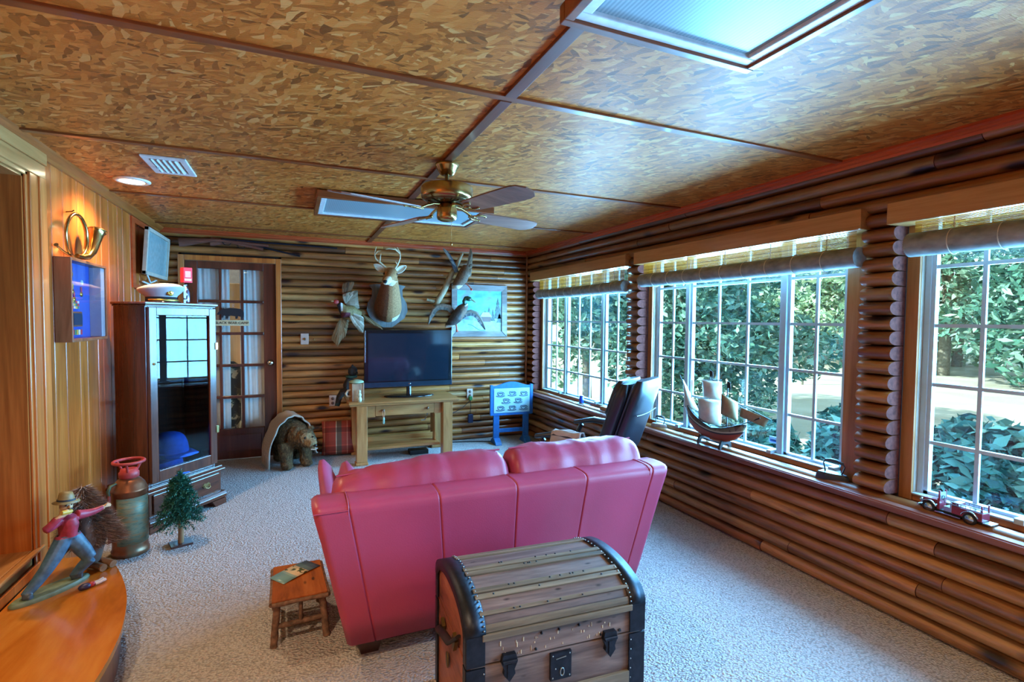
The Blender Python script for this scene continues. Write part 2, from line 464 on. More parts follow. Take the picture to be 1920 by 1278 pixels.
# ceiling battens and mouldings
BAT = wood('batten_across', (84, 36, 16), (126, 62, 28), (150, 80, 38), 0, 12, .05, .35, .3)
BATY = wood('batten_along', (62, 26, 18), (96, 44, 28), (118, 58, 36), 1, 12, .05, .35, .3)
RED = wood('red_stained_moulding', (150, 52, 22), (190, 74, 34), (208, 96, 46), 1, 12, .05, .35, .3)
REDX = wood('red_stained_moulding_across', (150, 52, 22), (190, 74, 34), (208, 96, 46), 0, 12, .05, .35, .3)
XB = .7578; B1 = 1.838; tn = 5
BY = [B1+1.22*i for i in range(-3, 4)]
for y in BY:
    struct(MB().box(XL, XR, y-.019, y+.019, H-.010, H+.001).build('trim_%d' % tn, BAT, bevel=.002)); tn += 1
ys = [Y0]+BY+[YB]
mb = MB()
for a, b in zip(ys, ys[1:]): mb.box(XB-.024, XB+.024, a+.0195, b-.0195, H-.013, H+.001)
struct(mb.build('trim_%d' % tn, BATY, bevel=.002)); tn += 1
def crown(poly, axis, a, b, m):
    global tn
    struct(MB().prism(poly, axis, a, b).build('trim_%d' % tn, m)); tn += 1
crown([(LR-.01, H), (XR-.035, H), (XR-.035, H-.012), (XR-.022, H-.016), (XR-.020, H-.03), (XR-.008, H-.034), (XR-.006, H-.046), (LR-.01, H-.046)], 1, Y0, YB, RED)
crown([(LB-.01, H), (YB-.035, H), (YB-.035, H-.012), (YB-.022, H-.016), (YB-.020, H-.03), (YB-.006, H-.046), (LB-.01, H-.046)], 0, XL, XR-.03, REDX)
crown([(XL, H), (XL+.05, H), (XL+.046, H-.012), (XL+.02, H-.035), (XL+.014, H-.05), (XL, H-.05)], 1, Y0, YB-.03, wood('left_crown', (110, 50, 18), (158, 84, 34), (182, 106, 48), 1, 12, .05))
struct(MB().tube([(XR-.005, YB-.005, 0), (XR-.005, YB-.005, H-.05)], .014, 8).build('trim_%d' % tn, wood('corner_bead_wood', (120, 66, 30), (160, 96, 50), (184, 120, 72), 2))); tn += 1

# window sill ledge
SILL = wood('sill_board', (96, 48, 36), (128, 72, 56), (150, 96, 78), 1, 10, .05, .55, .05)
mb = MB(); mb.box(XR-.045, XR+.22, Y0, YB-.01, SZ-.022, SZ)
mb.box(XR-.052, XR-.035, Y0, YB-.01, SZ-.036, SZ-.006)
struct(mb.build('trim_1', SILL, bevel=.004))

# windows: 2 | 3 | 2 panes wide, five high
GX = 2.86
WHITE = plain('white_window_vinyl', (172, 192, 204), .35, vary=.04)
JAMB = plain('pale_jamb_paint', (168, 152, 136), .5, vary=.06)
PANE = glass('window_glass', (.85, .97, .99), 1.0, 0, .0)
WCAS = wood('window_casing_wood', (132, 82, 40), (168, 110, 58), (190, 136, 82), 2, 9, .05, .4, .25)
def window(n, y0, y1, f0, f1, m1, m2):
    """opening y0..y1 in the logs, window frame f0..f1 with mullions at m1, m2"""
    c = (y0+y1)/2; w = struct(bpy.data.objects.new('window_%d' % n, None)); COL.objects.link(w); w.location = (GX, c, 0)
    f0 -= c; f1 -= c; m1 -= c; m2 -= c; a, b = y0-c, y1-c; zs, zt = SZ+.001, WT-.002
    MB().box(-.062, -.045, f1, b-.002, zs, zt).build('side_casing', WCAS, w, .003)
    MB().box(-.062, -.045, a+.002, f0, zs, zt).build('side_casing', WCAS, w, .003)
    MB().box(-.215, -.045, a-.02, b+.012, zt-.103, zt).build('header_board', CAS_Y, w, .004)
    mb = MB(); mb.box(-.044, .05, f1, f1+.02, zs, zt); mb.box(-.044, .05, f0-.02, f0, zs, zt); mb.box(-.044, .05, f0, f1, zt-.02, zt)
    mb.build('jamb_lining', JAMB, w, .002)
    MB().box(-.05, .0, f0, f1, zs, .606).build('bottom_board', CAS_Y, w, .002)
    t = .026; z0, z1 = .592, zt-.02
    mb = MB()
    mb.box(-.018, .03, f0, f0+t, z0, z1); mb.box(-.018, .03, f1-t, f1, z0, z1); mb.box(-.018, .03, f0, f1, z0, z0+.018); mb.box(-.018, .03, f0, f1, z1-t, z1)
    for m in (m1, m2): mb.box(-.03, .03, m-.020, m+.020, z0, z1)
    mb.box(-.06, -.018, f0, f1, .606, .614)
    mb.build('frame', WHITE, w, .002)
    for (c0, c1, nc) in ((f0+t, m1-.020, 2), (m1+.020, m2-.020, 3), (m2+.020, f1-t, 2)):
        mb = MB(); s = .018; lo, hi = z0+.018, z1-t
        mb.box(-.012, .018, c0, c0+s, lo, hi); mb.box(-.012, .018, c1-s, c1, lo, hi)
        mb.box(-.012, .018, c0, c1, lo, lo+s); mb.box(-.012, .018, c0, c1, hi-s, hi)
        for i in range(1, nc):
            y = c0+s+(c1-c0-2*s)*i/nc; mb.box(-.006, .008, y-.0085, y+.0085, lo, hi)
        for z in (.868, 1.152, 1.438, 1.722): mb.box(-.0075, .0095, c0, c1, z-.0085, z+.0085)
        sa = mb.build('sash', WHITE, w)
        MB().box(.001, .004, c0, c1, lo, hi).build('pane', PANE, sa)
        MB().box(-.075, -.018, c0+.005, c0+.04, .607, .632).build('sash_lock', WHITE, sa, .003)
    return w
for i, (ab, fr) in enumerate(zip(WINS, ((3.88, 5.605, 4.344, 5.105), (1.87, 3.533, 2.29, 3.143), (-.24, 1.515, .20, 1.06)))): window(i+1, *ab, *fr)

# small frosted window high on the left wall, tilted in on its stay
w4 = struct(bpy.data.objects.new('window_4', None)); COL.objects.link(w4); w4.location = (XL+.001, 5.42, 1.80)
mb = MB()
mb.box(0, .012, -.50, .40, .40, .445); mb.box(0, .012, -.50, -.42, -.12, .40); mb.box(0, .012, -.42, .40, -.13, -.09)
mb.build('casing', RED, w4)
mb = MB(); F = Matrix.Rotation(math.radians(4), 4, 'Y')
for b in ((-.40, -.37, 0, .39), (.35, .38, 0, .39), (-.40, .38, 0, .03), (-.40, .38, .36, .39)): mb.box(.045, .075, *b, M=F)
sa = mb.build('sash', plain('pale_sash', (190, 176, 160), .4), w4, .003)
MB().box(.055, .06, -.37, .35, .03, .36, M=F).build('frosted_pane', plain('frosted_pane', (150, 172, 172), .25, coat=.3), sa)
mb = MB(); mb.tube([(.06, -.3, -.0), (.05, -.15, -.06), (.06, 0, -.03)], .007); mb.tube([(.03, -.3, -.06), (.06, 0, -.09)], .007); mb.build('stay', plain('white_enamel', (214, 218, 220), .35), w4)

# ------------------------------------------------------------------ French door in the back wall
d1 = struct(bpy.data.objects.new('door_1', None)); COL.objects.link(d1); d1.location = (DX0, YB, 0)
DW = DX1-DX0
MAH = wood('mahogany_stain', (62, 26, 20), (92, 42, 30), (116, 58, 42), 2, 9, .06, .28, .5)
mb = MB(); mb.box(0, .052, -.035, .05, 0, DZ); mb.box(DW-.052, DW, -.035, .05, 0, DZ); mb.box(.052, DW-.052, -.035, .05, DZ-.05, DZ)
mb.build('casing', CASING, d1, .005)
leaf = MB(); x0, x1 = .054, DW-.054; s0, s1 = x0+.105, x1-.115; zb, zt = .32, 1.93
leaf.box(x0, s0, -.005, .035, .012, 2.002); leaf.box(s1, x1, -.005, .035, .012, 2.002); leaf.box(s0, s1, -.005, .035, .012, zb); leaf.box(s0, s1, -.005, .035, zt, 2.002)
leaf.box(s0+.03, s1-.03, -.012, 0, .09, zb-.06)
for i in (1, 2):
    x = s0+(s1-s0)*i/3; leaf.box(x-.014, x+.014, -.003, .033, zb, zt)
for i in range(1, 5):
    z = zb+(zt-zb)*i/5; leaf.box(s0, s1, -.004, .034, z-.014, z+.014)
lf = leaf.build('door_leaf', MAH, d1, .004)
MB().box(s0, s1, .014, .018, zb, zt).build('glass', glass('door_glass', (.95, .97, .97), .8), lf)
mb = MB(); mb.lathe([(.03, 0), (.034, .006), (.016, .012), (.012, .03), (.024, .036), (.028, .05), (.02, .06), (.0, .062)], M=Matrix.Rotation(PI/2, 4, 'X'), c=(x1-.055, -.005, .985))
mb.build('door_knob', metal('satin_nickel', (190, 180, 165), .25), lf)
# gathered curtain behind the glass, parted in the middle
SHEER = plain('sheer_curtain_cloth', (236, 234, 232), .9, vary=.04)
mb = MB()
for a, b, xb in ((s0-.03, s0+.27, .0), (s1-.22, s1+.03, .0)):
    def ring(z, a=a, b=b):
        out = []
        for i in range(61):
            t = i/60; x = a+(b-a)*t
            out.append((x, .055+.003*math.sin(t*2*PI*5+z*.8)+.002*math.sin(t*47+z*3), z))
        return out
    mb.loft([ring(zb-.03+(zt-zb+.06)*j/12) for j in range(13)], 0, False, False)
mb.build('curtain', SHEER, d1, solid=.002)
struct(MB().box(DX0-.1, DX1+.1, YB+.9, YB+1.0, 0, H).build('wall_porch', plain('porch_wall', (170, 160, 150), .8)))

# tall board and dark carved bear seen through the curtain gap
o = MB().box(-.10, .12, -.01, .01, 0, 1.80).build('pine_board', wood('pale_pine', (190, 142, 92), (212, 168, 116), (226, 188, 140), 2, 7, .06, .5, 0), loc=(-.60, YB+.16, 0.0), bevel=.003)
tag(o, 'pale pine board standing upright behind the middle panes of the French door', 'board')
k = NT('camouflage_cloth'); f = k.noise(k.coord(), 11, 2, .5, .8); k.base(k.ramp(f, [(.42, lin((56, 48, 40))), (.5, lin((84, 74, 58))), (.56, lin((190, 164, 126)))], 'CONSTANT')); k.set(.9); CAMO = k.m
mb = MB(); mb.loft([[(w*math.cos(2*PI*i/14), .03*math.sin(2*PI*i/14), z) for i in range(14)] for z, w in ((0, .05), (.2, .10), (.45, .14), (.7, .14), (.85, .12), (.9, .05))])
o = mb.build('camouflage_bag', CAMO, loc=(-.63, YB+.10, 0.1)); tag(o, 'tall camouflage bag behind the lower middle panes of the French door', 'bag')
# ------------------------------------------------------------------ outdoors
k = NT('dry_lawn'); f = k.noise(k.coord(), .8, 4); g = k.noise(k.coord(), 25, 3)
k.base(k.mix(k.math('MULTIPLY', g, .5), k.ramp(f, [(.35, lin((176, 168, 156))), (.65, lin((204, 198, 190)))]), lin((140, 144, 116)))); k.set(.9, spec=.1)
GZ = -.35
o = struct(MB().box(XR+.35, 40, -16, 45, GZ-.2, GZ).build('ground', k.m))
def leafmat(name, a, b, c):
    k = NT(name); at = k.n('ShaderNodeAttribute'); at.attribute_name = 'rnd'
    k.base(k.ramp(at.outputs['Fac'], [(0, lin(a)), (.5, lin(b)), (1, lin(c))])); k.set(.45, 0, 0, .4)
    k.b.inputs['Transmission Weight'].default_value = 0
    return k.m
LEAF = [leafmat('leaf_deep', (40, 78, 68), (80, 132, 112), (158, 194, 172)), leafmat('leaf_mid', (54, 98, 80), (112, 162, 134), (190, 216, 190)), leafmat('leaf_pale', (84, 122, 92), (154, 188, 148), (220, 230, 196))]
BARK = plain('grey_bark', (132, 126, 112), .9, vary=.3, bump=.5, scale=14)
def leaves(mb, blobs, n, size, shell=.5):
    vol = [b[3]*b[4]*b[5] for b in blobs]; tot = sum(vol)
    for b, v in zip(blobs, vol):
        for _ in range(int(n*v/tot)):
            while True:
                d = Vector((rnd.uniform(-1, 1), rnd.uniform(-1, 1), rnd.uniform(-1, 1)))
                if .05 < d.length <= 1: break
            d = d.normalized()*(d.length**shell)
            p = Vector((b[0]+d.x*b[3], b[1]+d.y*b[4], b[2]+d.z*b[5]))
            if p.z < GZ+.05: continue
            a = Vector((rnd.gauss(0, 1), rnd.gauss(0, 1), rnd.gauss(0, .6))).normalized()
            c = a.cross(Vector((rnd.gauss(0, 1), rnd.gauss(0, 1), rnd.gauss(0, 1)))).normalized()
            s = size*rnd.uniform(.6, 1.4)
            mb.add([p-a*s, p+c*s*.42, p+a*s, p-c*s*.42], [(0, 1, 2, 3)], 0, False, min(1, max(0, rnd.gauss(.5, .28))))
def tree(name, label, x, y, h, blobs, n, size, m, tr=.14, cat='tree', group=None, lean=0, forks=3):
    t = thing(name, label, cat, (x, y, GZ), 0, group)
    mb = MB(); q = [(lean*s*h*.3+.05*math.sin(s*7), .04*math.cos(s*5), s*h*.8) for s in (0, .2, .4, .6, .8, 1)]
    mb.tube(q, [tr*(1-.75*i/5) for i in range(6)], 9)
    for i in range(forks):
        a = i*2.4+.5; s = .25+.15*i; b = (lean*s*h*.3, 0, s*h*.8); L = h*.35
        mb.tube([b, (b[0]+math.cos(a)*L*.4, b[1]+math.sin(a)*L*.4, b[2]+L*.45), (b[0]+math.cos(a)*L*.75, b[1]+math.sin(a)*L*.75, b[2]+L)], [tr*.5, tr*.32, tr*.1], 7)
    mb.build('trunk', BARK, t)
    mb = MB(); leaves(mb, [(bx, by, bz, rx, ry, rz) for bx, by, bz, rx, ry, rz in blobs], n, size)
    mb.build('foliage', m, t, attr=True, fix=False)
    return t
def blobset(n, w, h0, h1, r):
    return [(rnd.uniform(-w, w), rnd.uniform(-w, w), rnd.uniform(h0, h1), r*rnd.uniform(.7, 1.3), r*rnd.uniform(.7, 1.3), r*rnd.uniform(.5, .9)) for _ in range(n)]
# woodland edge beyond the lawn
far = [(15.5, 27, 9), (18.5, 24, 10), (21, 21.5, 9), (21.5, 17.5, 10), (20.5, 14.0, 9.5), (21, 10.5, 10), (20.2, 7.2, 9), (20.5, 3.6, 10), (24.5, 25, 11), (26, 19, 12), (26, 12.5, 12), (25.5, 6, 12)]
names = ['tall dense tree at the far left of the woodland edge beyond the lawn', 'second broad tree along the woodland edge seen through the left window', 'third leafy tree along the woodland edge behind the near trunks', 'leafy tree of the woodland edge behind the model ship', 'pale green tree of the woodland edge behind the middle window panes', 'leafy tree of the woodland edge above the right panes of the middle window', 'pale sunlit tree of the woodland edge left in the right window', 'broad dark tree of the woodland edge far right in the right window', 'very tall tree standing behind the left end of the woodland edge', 'very tall tree standing behind the woodland edge left of centre', 'very tall tree standing behind the woodland edge right of centre', 'very tall tree standing behind the right end of the woodland edge']
for i, (x, y, h) in enumerate(far):
    tree('woodland_tree', names[i], x, y, h, blobset(9, 1.7, .8, h-1.0, 1.9), 9000, .15, LEAF[(i*2) % 3], .2, group='woodland trees beyond the lawn')
# nearer trees left
tree('slender_tree', 'slender grey-trunked tree close outside the left window', 5.55, 9.0, 5.2, blobset(7, .9, 2.4, 5.0, .8)+[(.6, -.4, 1.3, .5, .5, .4), (-.4, .5, .9, .6, .5, .5)], 6000, .085, LEAF[1], .10, lean=-.25)
tree('slender_tree', 'second grey trunk just right of the slender tree outside the left window', 6.1, 8.1, 5.4, blobset(8, .9, 1.3, 5.0, .75), 5000, .085, LEAF[0], .09, lean=.12)
tree('camellia_tree', 'dense glossy leaved tree outside the left panes of the middle window', 6.3, 6.3, 4.4, blobset(11, 1.1, .45, 4.2, .85), 16000, .07, LEAF[0], .09)
tree('camellia_tree', 'airy leafed tree behind the model ship outside the middle window', 7.5, 7.7, 5.0, blobset(9, .9, 1.1, 4.6, .9), 11000, .075, LEAF[1], .09)
# foundation shrubs under the windows
sh = [(4.05, 3.45, .55, 'low shrub outside the middle window behind the model ship'), (4.05, 2.6, .82, 'dark glossy shrub outside the middle window beside the security sticker'), (4.0, 1.75, .88, 'bushy shrub outside the right end of the middle window'), (4.05, .95, .85, 'thick shrub outside the right window behind the toy truck'), (4.05, .1, .85, 'thick shrub outside the right window beyond the photo edge')]
for x, y, h, lb in sh:
    t = thing('shrub', lb, 'shrub', (x, y, GZ), 0, 'foundation shrubs under the windows')
    mb = MB()
    for i in range(7):
        a = i*.9; mb.tube([(0, 0, 0), (.12*math.cos(a), .12*math.sin(a), h*.6), (.3*math.cos(a), .3*math.sin(a), h+.25)], [.014, .009, .003], 6)
    mb.build('stems', BARK, t)
    mb = MB(); leaves(mb, [(0, 0, .5*h+.1, .42, .36, .5*h+.12), (.1, .08, h+.1, .32, .27, .22), (-.12, -.1, h+.05, .25, .25, .25)], 3600, .055, .4)
    mb.build('foliage', LEAF[0], t, attr=True, fix=False)
# ------------------------------------------------------------------ ceiling fittings
BRASS = metal('antique_brass', (176, 142, 88), .22)
BRASSD = metal('dark_brass', (112, 88, 54), .3)
WPLAST = plain('white_enamel', (214, 218, 220), .35, vary=.04)
CANW = plain('warm_white_trim', (226, 214, 196), .4, vary=.04)
LAMP = emit('lit_lamp_face', (255, 236, 200), 14)
def can(name, label, x, y, e):
    t = thing(name, label, 'ceiling light', (x, y, H), 0)
    MB().lathe([(.098, -.0005), (.098, -.006), (.085, -.013), (.066, -.010), (.060, .0), (.058, .03)], n=36).build('trim_ring', CANW, t)
    MB().lathe([(.0655, -.0095), (.05, -.0115), (.03, -.0125), (.0, -.013)], n=30).build('lamp', LAMP, t)
    l = bpy.data.lights.new('recessed_lamp', 'SPOT'); l.energy = e; l.color = WARM; l.spot_size = math.radians(150); l.spot_blend = .7; l.shadow_soft_size = .05
    o = bpy.data.objects.new('recessed_lamp', l); COL.objects.link(o); o.location = (x, y, H-.04)
can('recessed_light', 'lit round recessed light in the board ceiling near the left wall', -.931, 3.91, 60)
can('recessed_light', 'added fill light built as a round recessed light, unseen above the doorway side', -.85, .95, 80)  # added fill lamp out of view, shaped like the visible can
can('recessed_light', 'added fill light built as a round recessed light, unseen in the ceiling behind the trunk', -.2, -1.2, 75)  # extra can added behind the camera to brighten the room
can('recessed_light', 'added fill light built as a round recessed light, out of view near the right wall', 1.9, .05, 40)  # unseen can added as warm fill for the right side

def fluoro(label, x0, x1, y0, y1):
    cx, cy = (x0+x1)/2, (y0+y1)/2; a, b = (x1-x0)/2, (y1-y0)/2
    t = thing('fluorescent_light', label, 'ceiling light', (cx, cy, H), 0)
    mb = MB(); w = .028; d = -.06
    mb.box(-a, a, -b, -b+w, d, -.011); mb.box(-a, a, b-w, b, d, -.011); mb.box(-a, -a+w, -b+w, b-w, d, -.011); mb.box(a-w, a, -b+w, b-w, d, -.011)
    mb.build('wood_frame', BAT, t, .003)
    mb = MB(); a2, b2 = a-w, b-w; w = .035; d = -.052
    mb.box(-a2, a2, -b2, -b2+w, d, -.0135); mb.box(-a2, a2, b2-w, b2, d, -.0135); mb.box(-a2, -a2+w, -b2+w, b2-w, d, -.0135); mb.box(a2-w, a2, -b2+w, b2-w, d, -.0135)
    mb.build('metal_rim', WPLAST, t, .003)
    k = NT('ribbed_diffuser'); f = k.n('ShaderNodeTexWave'); f.inputs['Scale'].default_value = 26; f.inputs['Distortion'].default_value = 0; k.l(k.coord(), f.inputs['Vector'])
    k.base(k.ramp(f.outputs['Fac'], [(0, lin((118, 138, 146))), (1, lin((150, 166, 172)))])); k.set(.3)
    MB().box(-a2+w, a2-w, -b2+w, b2-w, -.04, -.02).build('diffuser', k.m, t)
fluoro('unlit fluorescent ceiling light in a wooden frame, cut by the top edge of the photo', .66, 1.34, .03, 1.245)
fluoro('unlit fluorescent ceiling light in a wooden frame behind the ceiling fan', .14, 1.38, 3.60, 4.255)

t = thing('air_vent', 'white louvred air vent in the board ceiling', 'vent', (-.64, 3.43, H))
mb = MB()
for b in ((-.105, .105, -.175, -.135), (-.105, .105, .135, .175), (-.105, -.07, -.135, .135), (.07, .105, -.135, .135)): mb.box(*b, -.012, -.0005)
mb.build('frame', WPLAST, t, .004)
MB().box(-.069, .069, -.134, .134, -.003, -.001).build('duct_opening', plain('vent_dark', (60, 78, 82), .6), t)
for i in range(5): MB().obox((-.054+.027*i, 0, -.008), (.022, .268, .0018), ry=math.radians(-35)).build('louver', WPLAST, t)
MB().obox((-.06, .03, -.016), (.008, .012, .02)).build('lever', WPLAST, t)

# ceiling fan
t = thing('ceiling_fan', 'brass ceiling fan with four brown wooden blades', 'fan', (.765, 2.715, H-.013))
MB().lathe([(.062, 0), (.066, -.008), (.062, -.016), (.05, -.036), (.036, -.058), (.026, -.062)], n=32).build('canopy', BRASS, t)
MB().lathe([(.011, -.05), (.011, -.125)], n=14).build('downrod', BRASSD, t)
MB().lathe([(.02, -.105), (.05, -.108), (.10, -.112), (.132, -.120), (.140, -.132), (.140, -.178), (.135, -.188), (.118, -.196)], n=44).build('motor_housing', BRASS, t)
mb = MB(); mb.lathe([(.118, -.1955), (.112, -.203), (.07, -.211), (.05, -.214)], n=40)
for i in range(16):
    a = i*2*PI/16; mb.obox((.088*math.cos(a), .088*math.sin(a), -.208), (.035, .007, .006), rz=a)
mb.build('vented_base', BRASSD, t)
MB().lathe([(.04, -.212), (.05, -.222), (.052, -.236), (.055, -.245), (.055, -.285), (.05, -.298), (.034, -.306), (.012, -.308)], n=32).build('switch_housing', BRASS, t)
mb = MB(); mb.tube([(.05, .02, -.262), (.062, .024, -.265), (.064, .025, -.275)], .003); mb.build('reverse_switch', plain('black_plastic', (20, 20, 22), .4), t)
BLADE = wood('fan_blade_wood', (92, 56, 46), (132, 88, 72), (160, 112, 92), 0, 8, .12, .4, .25)
for i, ang in enumerate((18, 110, 199, 289)):
    R_ = Matrix.Rotation(math.radians(ang), 4, 'Z')
    T_ = R_ @ Matrix.Translation((0, 0, -.255)) @ Matrix.Rotation(math.radians(-12), 4, 'X')
    mb = MB(); pts = []
    outl = [(.19, .045), (.22, .058), (.40, .068), (.58, .072), (.62, .062), (.65, .025)]
    poly = outl + [(x, -y) for x, y in reversed(outl)]
    mb.prism(poly, 2, -.003, .004); mb.tf(T_)
    mb.build('blade', BLADE, t, .002)
    mb = MB()
    mb.tube([(.045, 0, -.222), (.09, 0, -.226), (.13, .0, -.24), (.16, 0, -.256), (.2, 0, -.262)], [.012, .011, .010, .011, .008], 8, flat=.6)
    s0 = len(mb.v); mb.tf(R_)
    mb2 = MB()
    mb2.tube([(.15, 0, -.006), (.18, .026, -.007), (.215, .036, -.006), (.245, .03, -.0055)], .006, 8, flat=.7); mb2.tube([(.15, 0, -.006), (.18, -.026, -.007), (.215, -.036, -.006), (.245, -.03, -.0055)], .006, 8, flat=.7)
    mb2.ell((.165, 0, -.006), (.022, .018, .006))
    for q in ((.24, .03), (.24, -.03), (.2, 0)): mb2.ell((q[0], q[1], -.008), (.007, .007, .004), nu=8, nv=6)
    mb2.tf(T_); mb.add(mb2.v, mb2.f, 0, True)
    mb.build('blade_iron', BRASS, t)
mb = MB()
for i in range(14): mb.ell((.02, -.02, -.31-.008*i), (.0022, .0022, .003), nu=6, nv=4)
mb.ell((.02, -.02, -.43), (.006, .006, .011), nu=8, nv=6); mb.build('pull_chain', BRASS, t)
# ------------------------------------------------------------------ red leather sofa
def leather(name, rgb, rough=.34, vary=.1, coat=.15):
    k = NT(name); c = lin(rgb); f = k.noise(k.coord(), 3, 4)
    k.base(k.ramp(f, [(.3, tuple(x*(1-vary) for x in c)), (.7, tuple(x*(1+vary) for x in c))])); k.set(rough, 0, coat, .5, .3)
    k.bump(k.voro(k.coord(), 170).outputs['Distance'], .12, .002); return k.m
REDL = leather('red_leather', (174, 62, 94), .44)
t = thing('sofa', 'red leather two-seat sofa seen from behind, with tapered back and dark feet', 'sofa', (.91, 2.56, 0), math.radians(-.6))
prof = [(-.415, .09), (-.432, .2), (-.452, .38), (-.468, .55), (-.480, .66), (-.480, .685), (-.472, .700), (-.455, .708), (-.42, .712), (-.36, .712), (-.31, .708), (-.295, .69), (-.29, .4), (-.28, .12)]
seams = [-.715, -.345, .015, .37, .745]
rings = []
NU = 160
us = sorted(set([-1+2*i/NU for i in range(NU+1)]+[s_/.85+o_ for s_ in seams for o_ in (-.012, -.008, -.0055, -.0035, -.0018, 0, .0018, .0035, .0055, .008, .012)])); NU = len(us)-1
for j in range(NU+1):
    u = us[j]; ring = []
    for (y, z) in prof:
        hw = .715+(z-.09)/.62*.135
        x = u*hw*(1.0+(.03 if u > 0 else 0)*(z-.09)/.62); g = 0
        for s in seams:
            sx = s/.85; d = (u-sx)*hw; g += math.exp(-(d/.0032)**2)*.006 - math.exp(-(d/.03)**2)*.0015
        e = max(0, abs(u)-.97)/.03
        ring.append((x, y+g*(1 if z < .70 else 0)+ .022*e*e*(1 if y < -.35 else -.5), z-(g if z >= .70 else 0)-.012*e*e*(1 if z > .6 else 0)))
    rings.append(ring)
MB().loft(rings, 0, True, True, True).build('back_shell', REDL, t)
for s in (-.715, .745):                      # welts running over the top edge at each end panel
    hw = s
    MB().tube([(hw, -.4815, .67), (hw, -.478, .698), (hw, -.455, .7095), (hw, -.40, .7135), (hw, -.32, .712)], .003, 6).build('welt', REDL, t)
mb = MB(); mb.tube([(-.845, -.4815, .684), (-.715, -.4825, .686)], .003, 6)
mb.build('welt', REDL, t)
MB().box(-.70, .70, -.28, .42, .09, .27).build('seat_base', REDL, t, .03)
def pillow(a, b, y0, y1, z0, z1, seed, amp=.012, lean=0, sag=0):
    nx, nv = 44, 30; cx, cy, cz = (a+b)/2, (y0+y1)/2, (z0+z1)/2; hx, hy, hz = (b-a)/2, (y1-y0)/2, (z1-z0)/2
    rings = []
    for i in range(nx+1):
        u = -1+2*i/nx; uu = u*.999; s = (1-abs(uu)**16)**(1/3.2); ring = []
        for j in range(nv):
            an = 2*PI*j/nv; c, q = math.cos(an), math.sin(an)
            yy = math.copysign(abs(c)**.75, c)*hy*max(s, .02); zz = math.copysign(abs(q)**.55, q)*hz*max(s, .05)
            p = Vector((cx+u*hx, cy+yy, cz+zz))
            w = noise.noise(Vector((p.x*7+seed, p.y*5, p.z*3)))*amp + noise.noise(Vector((p.x*22+seed, p.z*6, p.y*9)))*amp*.5
            edge = abs(u)**6
            w += -.010*math.cos(p.x*75+seed+2*noise.noise(Vector((p.x*5, p.z*5, seed))))*edge
            p += Vector((0, c, q))*w
            p.y += lean*(p.z-z0); p.z -= (sag*((1-u)/2)**1.5+.02*abs(u)**6)*max(0, (p.z-z0)/(z1-z0)); ring.append(p)
        rings.append(ring)
    return MB().loft(rings)
for a, b, sd, sg in ((-.775, .055, 1.3, .055), (.045, .825, 7.7, .0)):
    c = pillow(a, b, -.375, -.14, .42, .812, sd, .011, .10, sg).build('back_cushion', REDL, t)
    m_ = MB()
    xs = [a+.03+(b-a-.06)*i/30 for i in range(31)]
    m_.tube([(x, -.262+.1*.37+.006*noise.noise(Vector((x*9, sd, 0))), .804-sg*((b-x)/(b-a))**1.5+.010*noise.noise(Vector((x*6, sd, 1)))) for x in xs], .0045, 6); m_.build('piping', REDL, c)
for a, b, sd in ((-.60, 0, 2.2), (.005, .60, 4.1)): pillow(a, b, -.18, .44, .26, .46, sd, .006).build('seat_cushion', REDL, t)
def arm(sx):
    rings = []
    for i in range(15):
        y = -.30+.78*i/14; f = 1.0; e = 1 if i < 13 else (.985 if i == 13 else .95)
        P = [(.70, .09), (.722, .3), (.762, .5), (.805, .625), (.80, .66), (.775, .665), (.735, .62), (.71, .56), (.695, .565), (.675, .63), (.645, .645), (.60, .59), (.575, .5), (.56, .3), (.58, .09)]
        dip = -.02*math.sin(PI*i/14)
        rings.append([(sx*(x*e+(1-e)*.66), y, .09+(z-.09)*f*(e*.5+.5)+(dip if z > .55 else 0)) for x, z in P])
    return MB().loft(rings)
arm(-1).build('arm', REDL, t); arm(1).build('arm', REDL, t)
FOOT = wood('dark_foot_wood', (40, 22, 20), (66, 38, 34), (86, 54, 46), 2, 12, .1, .35, .3)
def foot(x, y, sx, sy):
    mb = MB(); rings = []
    for i in range(7):
        z = .10-.10*i/6; w = .062-.024*(i/6)**1.3; o = .018*math.sin(i/6*PI*.5)
        cx, cy = x+sx*o*-1, y-sy*o
        rings.append([(cx-w, cy-w*.6, z), (cx+w, cy-w*.6, z), (cx+w, cy+w*.6, z), (cx-w, cy+w*.6, z)])
    mb.loft(rings, sm=False); mb.build('foot', FOOT, t, .006)
for sx in (-1, 1):
    for sy in (-1, 1): foot(sx*.635, -.34 if sy < 0 else .36, sx, sy)

# ------------------------------------------------------------------ dome-top trunk
t = thing('steamer_trunk', 'old dome-top wooden trunk with dark metal edging behind the sofa', 'trunk', (.825, 1.70, 0), math.radians(-3.2))
TW, TD = .325, .235
TRW = wood('weathered_trunk_wood', (56, 46, 44), (104, 84, 78), (142, 120, 110), 0, 11, .1, .55, .1, 5, .12)
TRS = wood('trunk_slat_wood', (66, 58, 46), (112, 98, 78), (148, 134, 110), 0, 13, .07, .5, .12, 0, .12)
TRO = wood('trunk_end_wood', (80, 42, 34), (140, 76, 56), (168, 106, 82), 1, 8, .2, .55, .1, 0, .1)
IRON = plain('blackened_iron', (38, 42, 52), .42, .7, vary=.3, bump=.15, scale=40)
STUD = metal('dull_steel_stud', (150, 150, 150), .35)
mb = MB(); mb.box(-TW+.012, TW-.012, -TD+.006, TD-.006, .005, .345, 0)
mb.build('body', TRW, t, .004)
mb = MB(); mb.box(-TW+.004, -TW+.013, -TD+.01, TD-.01, .005, .345); mb.build('end_panel', TRO, t, .002, label='orange-brown end panel of the trunk')
